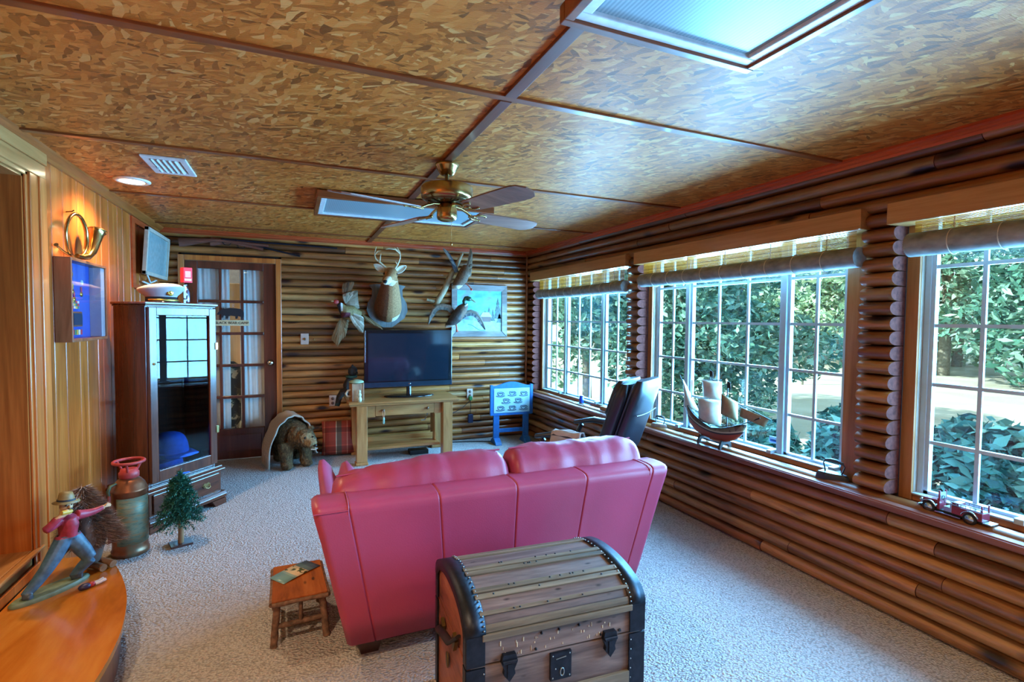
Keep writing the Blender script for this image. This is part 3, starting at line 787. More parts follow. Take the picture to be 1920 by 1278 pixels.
mb = MB(); mb.box(TW-.013, TW-.004, -TD+.01, TD-.01, .005, .345); mb.build('end_panel', TRO, t, .002)
def dome(d, zb, n=24, f=1.0):
    pts = []
    for i in range(n+1):
        a = PI*i/n; pts.append((-d*math.cos(a), zb+f*.098*math.sin(a)**.8))
    return pts
ZL = .445
lid = MB(); P = [(-TD+.004, .352)]+dome(TD-.004, ZL)+[(TD-.004, .352)]
lid.prism(P, 0, -TW+.02, TW-.02, 0, False)
for i in range(26):
    a = rnd.choice((29, 50, 58, 83, 91)); x = rnd.uniform(-TW+.07, TW-.07); q = math.radians(a)
    lid.ell((x, -(TD-.002)*math.cos(q)-math.cos(q)*.009, ZL+.098*math.sin(q)**.8+math.sin(q)*.012), (.0036, .0036, .0025), nu=7, nv=5, mi=1)
for i in range(14): lid.ell((rnd.uniform(-.24, .24), -TD-.002+.004, rnd.choice((.365, .415, .19))), (.0045, .006, .0045), nu=7, nv=5, mi=1)
for i in range(30):     # pale scratches along the front of the lid
    x = rnd.uniform(-.22, .2); z = rnd.choice((.36, .362, .385, .4)); L = rnd.uniform(.003, .018)
    lid.box(x, x+rnd.uniform(.001, .004), -TD+.0025, -TD+.0042, z, z+L, 2)
ld = lid.build('lid', [TRW, IRON, plain('pale_scratch', (206, 190, 160), .7)], t)
mb = MB(); P2 = [(-TD+.010, .352)]+dome(TD-.012, ZL, 24, .97)+[(TD-.010, .352)]
mb.prism(P2, 0, -TW+.006, TW-.006, 0); mb.build('lid_end', TRO, ld, label='orange-brown curved end of the lid')
# slats along the dome
for i, (a0, a1) in enumerate(((3, 14), (26, 31.5), (47, 53), (55, 61), (80, 86), (88, 94), (118, 124), (126, 132), (160, 170))):
    ring0 = []
    for s in range(5):
        a = math.radians(a0+(a1-a0)*s/4)
        ring0.append((-(TD-.004)*math.cos(a), ZL+.098*math.sin(a)**.8, math.cos(a), math.sin(a)))
    h = .007
    poly = [(y-c*.003, z-s*.003) for y, z, c, s in ring0]+[(y-c*h*.9, z+s*h) for y, z, c, s in reversed(ring0)]
    mb = MB(); mb.prism(poly, 0, -TW+.05, TW-.05); mb.build('slat', TRS, ld, .002)
mb = MB(); mb.box(-TW+.05, TW-.05, -TD-.008, -TD+.006, .43, .452); mb.build('front_rail', TRS, ld, .003)
# broad riveted metal bands over both ends of the dome
for sx in (-1, 1):
    mb = MB(); x0, x1 = sx*(TW+.003), sx*(TW-.062)
    out = []; inn = []
    D = dome(TD+.004, ZL-.004, 28, 1.06)
    rr = [[(x0, y, z) for y, z in D], [(x1, y, z+.001) for y, z in D]]
    D2 = dome(TD-.03, ZL-.03, 28, 1.0)
    rr.insert(0, [(x0, y, z) for y, z in D2])
    mb.loft(rr, 0, False, False, True)
    for i in range(0, 27):
        y, z = D[i+1]
        for xx in (x1+sx*.006,): mb.ell((xx, y, z+.004), (.0024, .0024, .0016), nu=6, nv=4, mi=1)
    bd = mb.build('metal_band', [IRON, STUD], ld, solid=.003)
    # corner posts at front and back
    for sy in (-1, 1):
        mb = MB(); mb.box(min(sx*(TW+.002), sx*(TW-.06)), max(sx*(TW+.002), sx*(TW-.06)), sy*(TD+.002)-.003, sy*(TD+.002)+.003, .0, .345)
        mb.box(sx*(TW+.001)-.003, sx*(TW+.001)+.003, min(sy*TD, sy*(TD-.035)), max(sy*TD, sy*(TD-.035)), .0, .345)
        for i in range(10): mb.ell((sx*(TW-.055), sy*(TD+.006), .02+i*.034), (.003, .002, .003), nu=6, nv=4, mi=1)
        cp = mb.build('corner_metal', [IRON, STUD], t)
        mb = MB(); mb.box(min(sx*(TW+.003), sx*(TW-.06)), max(sx*(TW+.003), sx*(TW-.06)), sy*(TD+.003)-.003, sy*(TD+.003)+.003, .352, ZL+.005)
        mb.box(sx*(TW+.001)-.003, sx*(TW+.001)+.003, min(sy*TD, sy*(TD-.035)), max(sy*TD, sy*(TD-.035)), .352, ZL)
        mb.build('lid_corner_metal', IRON, ld, .002)
# hardware on the front
mb = MB(); mb.box(-.038, .040, -TD-.004, -TD+.008, .245, .338); lp = mb.build('lock_plate', IRON, t, .002, label='black square lock plate')
mb = MB(); mb.tube([(0.004+.010*math.cos(a)*.7, -TD-.006, .272+.013*math.sin(a)) for a in [i*PI/8 for i in range(16)]], .0022, 6, loop=True)
mb.tube([(-.018, -TD-.005, .318), (.018, -TD-.005, .322)], .0018, 6)
for q in ((-.03, .33), (.032, .33), (-.03, .255), (.032, .255), (-.02, .285)): mb.ell((q[0], -TD-.005, q[1]), (.003, .002, .003), nu=6, nv=4)
mb.build('keyhole', metal('worn_steel', (150, 158, 160), .4), lp)
for x in (-.185, .185):
    mb = MB(); mb.prism([(x-.022, .375), (x+.022, .375), (x+.028, .35), (x+.017, .325), (x+.020, .31), (x, .285), (x-.020, .31), (x-.017, .325), (x-.028, .35)], 1, -TD-.012, -TD+.004)
    la = mb.build('latch', IRON, t, .002, label='black iron latch')
    mb = MB(); mb.tube([(x-.024, -TD-.012, .352), (x+.024, -TD-.012, .352)], .007, 8); mb.box(x-.008, x+.008, -TD-.016, -TD-.008, .3, .345); mb.build('hinge_pin', IRON, la)
mb = MB()
for sx_ in (-.12, -.045, .03, .1): mb.box(sx_-.0, sx_+.055, -TD-.004, -TD+.006, .185, .205)
mb.box(-TW+.06, TW-.06, -TD-.008, -TD+.006, .17, .215); mb.build('front_slat', TRS, t, .002)
# side handle: leather strap held by iron loops
for sx in (-1, 1):
    mb = MB(); x = sx*(TW+.004)
    mb.tube([(x, -.14, .40), (x+sx*.02, -.10, .36), (x+sx*.022, .0, .335), (x+sx*.02, .09, .30), (x, .12, .29)], [.012, .014, .015, .014, .012], 8, flat=.5)
    hd = mb.build('side_handle', plain('black_leather_strap', (30, 26, 30), .6), t)
    for q in ((-.10, .36), (.09, .305)): MB().obox((x+sx*.002, q[0], q[1]), (.012, .035, .05), rx=.5).build('strap_loop', metal('tarnished_brass', (120, 100, 60), .45), hd)
    MB().ell((x, .02, .22), (.004, .02, .03)).build('oval_plate', metal('tarnished_brass', (120, 100, 60), .45), t)

# ------------------------------------------------------------------ twig-legged footstool and brochure
t = thing('footstool', 'small stool with glossy pine top and bark-covered twig legs left of the sofa', 'stool', (.01, 2.585, 0), math.radians(2))
mb = MB(); mb.prism([(-.118, -.175), (.112, -.170), (.105, .165), (-.110, .170)], 2, .188, .208)
PINE = wood('varnished_pine', (120, 58, 22), (172, 92, 38), (198, 120, 56), 1, 7, .15, .22, .6, 3.2, .02, 3)
mb.build('top', PINE, t, .004)
TWIG = plain('twig_bark', (116, 86, 70), .75, vary=.55, bump=.6, scale=45)
mb = MB(); 
for a, b in (((-.118, -.178), (.115, -.173)), ((-.113, .174), (.11, .168)), ((-.119, -.17), (-.113, .17)), ((.116, -.17), (.108, .165))):
    mb.tube([(a[0], a[1], .192), ((a[0]+b[0])/2, (a[1]+b[1])/2, .194), (b[0], b[1], .191)], [.011, .009, .011], 9)
mb.build('apron', TWIG, t)
def twig(name, a, b, r, par):
    mb = MB(); n = 8
    mb.tube([tuple(a[k]+(b[k]-a[k])*i/n+.003*noise.noise(Vector((a[0]*9+i, a[1]*7, k*3.1))) for k in range(3)) for i in range(n+1)], [r*(1+.15*noise.noise(Vector((i*.9, a[0]*30, a[1]*20)))) for i in range(n+1)], 10)
    return mb.build(name, TWIG, par)
for a, b in (((-.095, -.15, .19), (-.112, -.165, 0)), ((.09, -.145, .19), (.108, -.165, 0)), ((-.09, .14, .19), (-.105, .155, 0)), ((.085, .135, .19), (.1, .15, 0))): twig('leg', a, b, .016, t)
twig('stretcher', (-.1, -.158, .085), (.1, -.156, .09), .011, t); twig('stretcher', (-.1, .15, .1), (.095, .145, .1), .01, t)
twig('strut', (.0, -.157, .09), (.0, -.160, .185), .009, t)
twig('stretcher', (-.102, -.155, .075), (-.097, .147, .08), .010, t); twig('stretcher', (.1, -.155, .08), (.095, .14, .08), .01, t)
k = NT('printed_brochure'); uv = k.coord(); sx = k.n('ShaderNodeSeparateXYZ'); k.l(uv, sx.inputs[0])
band = k.ramp(k.math('ADD', k.math('MULTIPLY', sx.outputs[0], 4.6), .5), [(0, lin((120, 168, 180))), (.3, lin((150, 186, 190))), (.36, lin((226, 214, 186))), (.6, lin((214, 198, 170))), (.66, lin((96, 130, 150))), (.8, lin((74, 100, 128)))], 'CONSTANT')
pic = k.noise(k.coord(), 55, 2); fl_ = k.math('MULTIPLY', k.math('GREATER_THAN', pic, .58), k.math('LESS_THAN', k.math('ABSOLUTE', k.math('ADD', sx.outputs[0], -.005)), .03))
k.base(k.mix(fl_, band, lin((70, 92, 60)))); k.set(.3)
mb = MB(); rings = [[(-.105+.21*i/10, y, .001+.0045*math.sin(i/10*PI)+.002*(y > 0)) for i in range(11)] for y in (-.052, 0, .052)]
mb.loft(rings, 0, False, False, True)
o = mb.build('brochure', k.m, solid=.0012); o.location = (-.005, 2.655, .2092); o.rotation_euler = (0, 0, math.radians(38)); tag(o, 'teal and cream brochure lying on the small pine stool', 'brochure')

# ------------------------------------------------------------------ rounded landing step
STEP = wood('varnished_step', (146, 74, 16), (190, 104, 28), (210, 130, 48), 1, 4, .2, .2, .4, 0, .015)
SIDE = wood('step_riser', (96, 48, 30), (136, 78, 56), (158, 100, 78), 2, 10, .1, .35, .3)
def outline(off):
    pts = [(XL+.033, 3.30-off)]
    P = [(-1.05, 3.295), (-.95, 3.26), (-.86, 3.14), (-.79, 2.99), (-.715, 2.78), (-.67, 2.58), (-.645, 2.40), (-.64, 2.2), (-.66, 1.95), (-.71, 1.7), (-.80, 1.46), (-.93, 1.27), (-1.05, 1.18)]
    pts += [(x-off, y-off*.3) for x, y in P]; pts.append((XL+.033, 1.15+off)); return pts
def spl(P, n=5):
    out = []
    for i in range(len(P)-1):
        a, b = Vector((*P[max(i-1, 0)], 0)), Vector((*P[i], 0)); c, d = Vector((*P[i+1], 0)), Vector((*P[min(i+2, len(P)-1)], 0))
        for j in range(n):
            t_ = j/n; q = .5*((2*b)+(c-a)*t_+(2*a-5*b+4*c-d)*t_*t_+(3*b-a-3*c+d)*t_**3); out.append((q.x, q.y))
    out.append(P[-1]); return out
t = thing('landing_step', 'rounded orange-varnished wooden step below the doorway at lower left', 'step', (0, 0, 0))
MB().prism(spl(outline(0)), 2, .165, .19).build('tread', STEP, t, .006)
MB().prism(spl(outline(.022)), 2, 0, .166, 0, False).build('riser', SIDE, t)

# ------------------------------------------------------------------ oak table with television
OAK = wood('golden_oak', (134, 82, 38), (172, 114, 60), (194, 140, 84), 0, 9, .08, .38, .25)
OAKZ = wood('golden_oak_upright', (134, 82, 38), (172, 114, 60), (194, 140, 84), 2, 9, .08, .38, .25)
t = thing('side_table', 'golden oak library table under the flat television', 'table', (1.035, 5.42, 0), 0)
tw, td, th = .56, .285, .625
mb = MB(); mb.box(-tw, tw, -td, td, th-.02, th); mb.box(-tw+.008, tw-.008, -td+.008, td-.008, th-.038, th-.02); mb.build('tabletop', OAK, t, .004)
for sx in (-1, 1):
    for sy in (-1, 1):
        x, y = sx*.435, sy*.225
        mb = MB(); mb.box(x-.052, x+.052, y-.05, y+.05, .03, th-.039); mb.box(x-.06, x+.06, y-.058, y+.058, 0, .03); mb.build('leg', OAKZ, t, .006)
mb = MB(); mb.box(-.38, .38, .19, .215, th-.15, th-.039); mb.box(-.40, -.38, -.175, .175, th-.15, th-.039); mb.box(.38, .40, -.175, .175, th-.15, th-.039)
mb.box(-.383, -.30, -.225, -.20, th-.16, th-.039); mb.box(.30, .383, -.225, -.20, th-.16, th-.039); mb.build('apron', OAK, t, .003)
mb = MB(); mb.box(-.298, .298, -.229, -.20, th-.150, th-.043); mb.box(-.28, .28, -.20, .16, th-.14, th-.06); dr = mb.build('drawer', OAK, t, .003)
for x in (-.225, .225): MB().lathe([(.008, 0), (.007, .01), (.015, .018), (.013, .026), (0, .028)], M=Matrix.Rotation(PI/2, 4, 'X'), c=(x, -.229, th-.095), n=14).build('knob', wood('dark_knob_wood', (70, 40, 22), (96, 60, 34), (110, 70, 40), 2), dr)
mb = MB(); mb.box(-.384, .384, -.15, .15, .115, .14); mb.box(-.384, .384, .13, .15, .14, .19); mb.build('lower_shelf', OAK, t, .003)
for sx in (-1, 1):
    for y in (-.0,): MB().box(sx*.36-.008, sx*.36+.008, y-.045, y+.045, .141, th-.151).build('end_slat', OAKZ, t, .002)
o = MB().box(-.10, .10, -.06, .06, 0, .045).build('black_box', plain('black_plastic', (20, 20, 22), .4), loc=(1.22, 5.43, 0), bevel=.004)
tag(o, 'flat black box on the carpet under the oak table', 'box')
# hanging ornament on the drawer knob
t = thing('knob_ornament', 'small pink-ribbon ornament with pale green drop hanging from the table drawer knob', 'ornament', (.81, 5.168, .53))
mb = MB(); mb.tube([(-.006, -.008, .0), (-.012, -.010, -.02), (-.004, -.010, -.06), (0, -.01, -.065), (.004, -.010, -.06), (.012, -.010, -.02), (.006, -.008, 0)], .003, 6); mb.build('ribbon', plain('pink_ribbon', (206, 140, 110), .7), t)
mb = MB(); mb.lathe([(.003, -.06), (.010, -.07), (.013, -.085), (.009, -.10), (.014, -.112), (.010, -.13), (.0, -.134)], c=(0, -.01, 0), n=14); mb.build('drop', plain('pale_green_glaze', (150, 176, 160), .25, coat=.4), t)

# television
t = thing('television', 'flat black television on its oval stand on the oak table', 'television', (1.125, 5.46, th), 0)
GB = plain('gloss_black', (16, 18, 22), .12, coat=.5)
NAVY = plain('dark_lower_bezel', (26, 44, 58), .18, coat=.4)
MB().box(-.47, .47, -.03, .02, .105, .71).build('bezel', GB, t, .006)
MB().box(-.43, .43, -.0325, -.0305, .17, .672).build('screen', plain('dark_screen', (22, 34, 46), .06, coat=.6), t)
MB().box(-.469, .469, -.034, -.03, .106, .158).build('lower_bezel', NAVY, t, .003)
mb = MB(); mb.box(-.468, -.455, -.036, -.0305, .37, .70); mb.build('edge_strip', metal('silver_strip', (180, 200, 210), .2), t, .001)
mb = MB(); mb.ell((0, -.035, .135), (.014, .002, .007)); mb.build('badge', metal('silver_badge', (200, 205, 210), .2), t)
MB().lathe([(.03, .018), (.028, .03), (.025, .12), (.02, .16)], c=(0, .0, 0)).build('neck', GB, t)
mb = MB(); mb.lathe([(.26, 0.001), (.27, .006), (.26, .014), (.2, .02), (.05, .024)], n=40); [mb.v.__setitem__(i, (v[0], v[1]*.5-.02, v[2])) for i, v in enumerate(mb.v)]; mb.build('stand_base', GB, t)
mb = MB(); mb.box(-.16, .2, .03, .06, .16, .6); mb.build('rear_housing', plain('black_plastic', (20, 20, 22), .4), t, .01)

# ------------------------------------------------------------------ curio cabinet turned into the corner
cx, cy = -.722, 4.268
t = thing('curio_cabinet', 'tall dark cherry curio cabinet with glass door and bottom drawer', 'cabinet', (cx, cy, 0), math.radians(52.2))
CH = wood('dark_cherry', (50, 22, 14), (86, 40, 24), (116, 58, 34), 2, 8, .08, .25, .5)
CHX = wood('dark_cherry_across', (50, 22, 14), (92, 44, 28), (124, 64, 40), 0, 8, .08, .25, .5)
W, D = .275, .275
z0, z1 = .30, 1.53
mb = MB(); y0 = .03
mb.box(-W, -W+.02, y0, y0+D, z0, z1); mb.box(W-.02, W, y0, y0+D, z0, z1); mb.box(-W+.02, W-.02, y0+D-.012, y0+D, z0, z1); mb.box(-W+.02, W-.02, y0, y0+D-.012, z1-.02, z1); mb.box(-W+.02, W-.02, y0, y0+D-.012, z0, z0+.02)
mb.build('case', CH, t, .003)
mb = MB(); mb.box(-W-.02, W+.02, y0-.03, y0+D, z1, z1+.018); mb.box(-W-.01, W+.01, y0-.015, y0+D, z1-.012, z1); mb.build('top_board', CHX, t, .004)
mb = MB(); a = W-.004; dz0, dz1 = z0+.025, z1-.018
mb.box(-a, -a+.055, -.0, y0-.003, dz0, dz1); mb.box(a-.06, a, 0, y0-.003, dz0, dz1); mb.box(-a+.055, a-.06, 0, y0-.003, dz1-.055, dz1); mb.box(-a+.055, a-.06, 0, y0-.003, dz0, dz0+.075)
dr = mb.build('glass_door', CH, t, .004)
MB().box(-a+.055, a-.06, .012, .016, dz0+.075, dz1-.055).build('door_glass', glass('cabinet_glass', (.62, .72, .78), .8, .0), dr)
mb = MB(); mb.lathe([(.009, 0), (.008, .006), (0, .008)], M=Matrix.Rotation(PI/2, 4, 'X'), c=(-a+.028, 0, 1.13), n=16); mb.build('key_escutcheon', metal('brass_fitting', (190, 165, 110), .3), dr)
for z in (1.20, .56): MB().box(a-.012, a+.012, -.006, .006, z, z+.055).build('hinge', metal('brass_fitting', (190, 165, 110), .3), dr, .002)
mb = MB(); B = .318
mb.box(-B+.02, B-.02, .0, .36, .085, .262); mb.build('base_case', CH, t, .003)
mb = MB(); mb.box(-B-.005, B+.005, -.022, .36, .262, .278); mb.box(-B+.01, B-.01, -.008, .35, .278, .30); mb.build('waist_moulding', CHX, t, .005)
mb = MB(); P = [(-.005, .045), (-.03, .05), (-.034, .075), (-.02, .098), (.0, .1), (.0, .045)]
mb.prism(P, 0, -B, B); mb.box(-B, -B+.02, -.005, .35, .045, .1); mb.box(B-.02, B, -.005, .35, .045, .1); mb.build('base_moulding', CHX, t, .003)
for sx in (-1, 1):
    for yy in (-.03, .27): MB().prism([(sx*B, 0), (sx*(B-.1), 0), (sx*(B-.13), .045), (sx*B, .045)], 1, yy, yy+.07).build('bracket_foot', CHX, t, .004)
mb = MB(); mb.box(-B+.045, B-.045, -.012, -.0005, .115, .248); dw = mb.build('drawer_front', CHX, t, .005)
for x in (-.15, .15):
    mb = MB(); mb.prism([(x-.036, .19), (x-.018, .205), (x, .2), (x+.018, .205), (x+.036, .19), (x+.02, .172), (x, .162), (x-.02, .172)], 1, -.015, -.0125)
    mb.tube([(x-.024, -.016, .19), (x-.02, -.03, .172), (x, -.034, .166), (x+.02, -.03, .172), (x+.024, -.016, .19)], .0035, 7); mb.build('drawer_pull', metal('pull_brass', (160, 140, 96), .35), dw)
# blue peaked caps kept inside
BLUE = plain('royal_blue_cloth', (26, 88, 190), .8, vary=.2)
def ballcap(label, lx, ly, lz, rz, s=1.0, m=None):
    R_ = Matrix.Rotation(math.radians(52.2), 4, 'Z'); p = R_ @ Vector((lx, ly, 0))
    c = thing('ball_cap', label, 'cap', (cx+p.x, cy+p.y, lz), math.radians(52.2)+rz, 'ball caps inside the curio cabinet')
    rings = []
    for j in range(9):
        tt = j/8; r = .105*s*math.cos(tt*PI/2*.98)**.6; z = .015+.13*s*math.sin(tt*PI/2)
        rings.append([(r*math.cos(q)*.95, r*math.sin(q)*1.05, z) for q in [2*PI*i/24 for i in range(24)]])
    MB().loft(rings).build('crown', m or BLUE, c)
    rings = []
    for i in range(13):
        q = -PI*.5-PI*.42+PI*.84*i/12
        rings.append([(.098*s*math.cos(q), .10*s*math.sin(q), .02), (.118*s*math.cos(q), .135*s*math.sin(q), .019), (.125*s*math.cos(q), .175*s*math.sin(q), .006+.012*abs(math.cos(q))*-1+.006)])
    MB().loft(rings, 0, False, False).build('brim', m or BLUE, c, solid=.004)
    mb = MB(); mb.ell((0, -.088*s, .075), (.03*s, .012, .022*s)); mb.build('emblem', plain('white_embroidery', (220, 222, 226), .8), c)
ballcap('upper royal blue ball cap seen through the lower cabinet glass', .02, .18, .44, .15, 1.15)
ballcap('lower royal blue ball cap at the bottom behind the cabinet glass', -.02, .19, z0+.021, -.2, 1.2)
SH = MB().box(-W+.022, W-.022, y0+.03, y0+D-.014, .425, .438).build('shelf', glass('shelf_glass', (.85, .92, .92), 1), t)

# ------------------------------------------------------------------ blue painted stand with teacup panel
t = thing('painted_stand', 'blue painted folding stand with teacup picture panel by the back corner', 'stand', (2.345, 5.50, 0), math.radians(-3))
BL = plain('blue_paint', (30, 96, 160), .4, vary=.15)
mb = MB(); mb.box(-.26, .26, -.012, .018, .335, .68); mb.prism([(-.20, .68)]+[(-.20+.4*i/16, .68+.045*math.sin(PI*i/16)**1.3) for i in range(17)]+[(.20, .68)], 1, -.012, .018)
mb.box(-.265, -.235, -.016, .022, .34, .69); mb.box(.235, .265, -.016, .022, .34, .69); mb.build('panel', BL, t, .006)
k = NT('pale_blue_panel'); f = k.noise(k.coord(), 9, 3); k.base(k.ramp(f, [(.3, lin((130, 168, 180))), (.7, lin((166, 192, 194)))])); k.set(.45)
pn = MB().box(-.222, .222, -.0165, -.0125, .365, .65).build('teacup_panel', k.m, t, label='pale blue panel with eight dark teacups')
INK = plain('teacup_ink', (44, 70, 96), .6); 
for (x, z) in ((-.145, .585), (0, .59), (.145, .585), (-.075, .505), (.075, .505), (-.145, .42), (0, .42), (.145, .42)):
    mb = MB(); y = -.018
    mb.tube([(x-.055+.11*i/10, y, z-.022-.012*math.sin(PI*i/10)) for i in range(11)], .0035, 6)
    mb.tube([(x-.055+.11*i/10, y, z-.020-.001*math.sin(PI*i/10)) for i in range(11)], .002, 6)
    mb.tube([(x+.034*math.cos(q), y, z+.02+.042*math.sin(q)) for q in [PI+PI*i/10 for i in range(11)]], .0035, 6)
    mb.tube([(x-.034+.068*i/8, y, z+.02+.004*math.sin(PI*i/8)) for i in range(9)], .0035, 6)
    mb.tube([(x+.03+.018*math.sin(q), y, z+.004+.014*math.cos(q)) for q in [PI*i/8 for i in range(9)]], .0028, 6)
    mb.box(x-.022, x+.022, y-.001, y+.001, z+.002, z+.014)
    mb.build('teacup_motif', INK, pn)
for sx in (-1, 1):
    MB().box(sx*.185-.036, sx*.185+.036, .0, .03, 0, .335).build('leg', BL, t, .004)
    mb = MB(); mb.prism([(-.10, 0), (.12, 0), (.10, .03), (.04, .07), (-.02, .07), (-.08, .03)], 0, sx*.185-.036, sx*.185+.036); mb.build('foot', BL, t, .004)
MB().box(-.15, .15, .002, .026, .13, .175).build('stretcher', BL, t, .003)

# ------------------------------------------------------------------ black leather reclining chair
BKL = leather('black_leather', (32, 34, 44), .36, .2, .15)
t = thing('reclining_chair', 'black leather high-back reclining chair turned away behind the sofa by the windows', 'chair', (1.97, 3.18, 0), math.radians(34))
def cushion(w0, w1, d, h0, h1, y, lean, n=16, bulge=1.0):
    rings = []
    for i in range(n+1):
        u = i/n; z = h0+(h1-h0)*u; w = (w0+(w1-w0)*u); e = min(1, ((1-u)*6+.12)**.5, (u*8+.1)**.5); dd = d*min(1, .35+.65*e)*bulge; w *= (.82+.18*e)
        ring = []
        for j in range(28):
            a = 2*PI*j/28; c, s = math.cos(a), math.sin(a)
            ring.append((math.copysign(abs(c)**.45, c)*w, y+lean*(z-h0)+math.copysign(abs(s)**.6, s)*dd, z))
        rings.append(ring)
    return MB().loft(rings)
cushion(.225, .215, .055, .50, 1.055, -.25, -.34).build('back_shell', BKL, t)
cb = cushion(.245, .235, .062, .46, 1.03, -.15, -.34).build('back_cushion', BKL, t)
cushion(.205, .20, .04, .80, 1.05, -.22, -.34, 10).build('headrest', BKL, t)
mb = MB()
for z in (.83,): mb.tube([(x, -.315-.34*(z-.5), z-.012*math.cos(x*7)) for x in [-.2+.4*i/12 for i in range(13)]], .004, 6)
for sx in (-1, 1): mb.tube([(sx*.228, -.215-.34*(z-.46), z) for z in [.52+.5*i/10 for i in range(11)]], .006, 6)
mb.build('piping', BKL, t)
pillow(-.25, .25, -.18, .34, .36, .50, 3.3, .006).build('seat', BKL, t)
for sx in (-1, 1):
    mb = MB(); mb.tube([(sx*.30, -.20, .60), (sx*.315, -.08, .655), (sx*.315, .1, .665), (sx*.31, .26, .63)], [.03, .042, .042, .03], 12, flat=.55)
    am = mb.build('arm_pad', BKL, t)
    mb = MB(); mb.tube([(sx*.31, .2, .62), (sx*.315, .26, .5), (sx*.29, .2, .40), (sx*.2, .1, .37)], .018, 9); mb.tube([(sx*.31, -.17, .60), (sx*.3, -.2, .48), (sx*.22, -.1, .38)], .018, 9); mb.build('arm_support', GB, am)
mb = MB(); mb.tube([(0, 0, .06), (0, 0, .37)], .03, 12); mb.build('pedestal', GB, t)
mb = MB(); mb.lathe([(.26, 0), (.27, .012), (.25, .03), (.05, .06)], n=36); mb.build('base', wood('chair_base_wood', (46, 24, 18), (74, 40, 30), (90, 52, 38), 0), t)
# cloth over its left arm
CL = plain('pale_cloth', (196, 186, 180), .9, vary=.1, bump=.1)
R31 = Matrix.Rotation(math.radians(31), 4, 'Z')
mb = MB(); rings = []
for i in range(15):
    u = i/14; row = []
    for j in range(17):
        v = j/16; a = PI*(v*1.0); 
        x = -.315-.075*math.cos(a)*(-1); 
        hang = abs(v-.5)*2
        xx = -.315+(v-.5)*.13; zz = .695-.16*max(0, hang-.45)**1.0*1.6*(1 if v < .5 else .8)
        if hang > .7: xx = -.315+math.copysign(.058+.004*math.sin(u*11), v-.5)
        row.append((xx, -.10+.22*u, zz+.006*math.sin(u*9+v*5)))
    rings.append(row)
mb.loft(rings, 0, False, False)
o = mb.build('folded_cloth', CL, solid=.006); o.location = (1.97, 3.18, 0); o.rotation_euler = (0, 0, math.radians(34)); tag(o, 'pale folded cloth draped over the black recliner arm', 'cloth')
# ------------------------------------------------------------------ bamboo roll-up shades
k = NT('bamboo_slats'); a = k.n('ShaderNodeAttribute'); a.attribute_name = 'rnd'
bc = k.ramp(a.outputs['Fac'], [(0, lin((160, 116, 44))), (.5, lin((204, 156, 70))), (1, lin((226, 186, 104)))])
tl = k.n('ShaderNodeBsdfTranslucent'); k.l(bc, tl.inputs[0]); k.base(bc); k.set(.55)
ms = k.n('ShaderNodeMixShader'); ms.inputs[0].default_value = .5; k.l(k.b.outputs[0], ms.inputs[1]); k.l(tl.outputs[0], ms.inputs[2]); k.l(ms.outputs[0], k.out.inputs[0]); BAM = k.m
k = NT('grey_bamboo_roll'); f = k.noise(k.coord((1, .6, 1)), 26, 3); k.base(k.ramp(f, [(.3, lin((116, 118, 118))), (.7, lin((160, 162, 160)))])); k.set(.6); ROLL = k.m
STR = plain('shade_cord', (214, 206, 190), .8)
HB = WT-.107
for i, (ya, yb, zr, rr, lb) in enumerate(((3.73, 5.45, 1.755, .050, 'bamboo roll-up shade, half raised, over the far left window'), (1.72, 3.50, 1.785, .052, 'bamboo roll-up shade, half raised, over the wide middle window'), (-.26, 1.49, 1.815, .054, 'bamboo roll-up shade, half raised, over the right window cut by the photo edge'))):
    t = thing('bamboo_shade', lb, 'window shade', (2.664, (ya+yb)/2, HB), 0, 'bamboo roll-up shades')
    hl = (yb-ya)/2; mb = MB(); n = int((HB-zr)/.0062)
    for j in range(n):
        z = -.002-.0062*j; mb.box(-.0012, .0012, -hl+.02, hl-.02, z-.0046, z, 0, rnd.random())
    mb.build('slat_curtain', BAM, t, attr=True)
    for q in [-.8+.4*j for j in range(5)]:
        MB().tube([(-.003, q*hl, -.002), (-.003, q*hl, zr-HB+rr)], .0022, 6).build('hanging_cord', STR, t)
    rings = []
    for s in range(2*30+1):
        y = -hl+2*hl*s/60; ring = []
        for j in range(64):
            an = 2*PI*j/64; r = rr*(1+.035*(j % 2))*(1+.02*math.sin(an*2+1))+.002*noise.noise(Vector((y*4, math.cos(an), i)))
            ring.append((r*math.cos(an), y, zr-HB+r*math.sin(an)-.006*math.sin(PI*s/60)))
        rings.append(ring)
    MB().loft(rings).build('roll', ROLL, t)
    for q in [-.8+.2*j for j in range(9)]:
        MB().tube([((rr+.0032)*math.cos(b), q*hl, zr-HB-.004+(rr+.0032)*math.sin(b)) for b in [2*PI*j/24 for j in range(24)]], .0022, 5, loop=True).build('roll_stitching', STR, t)

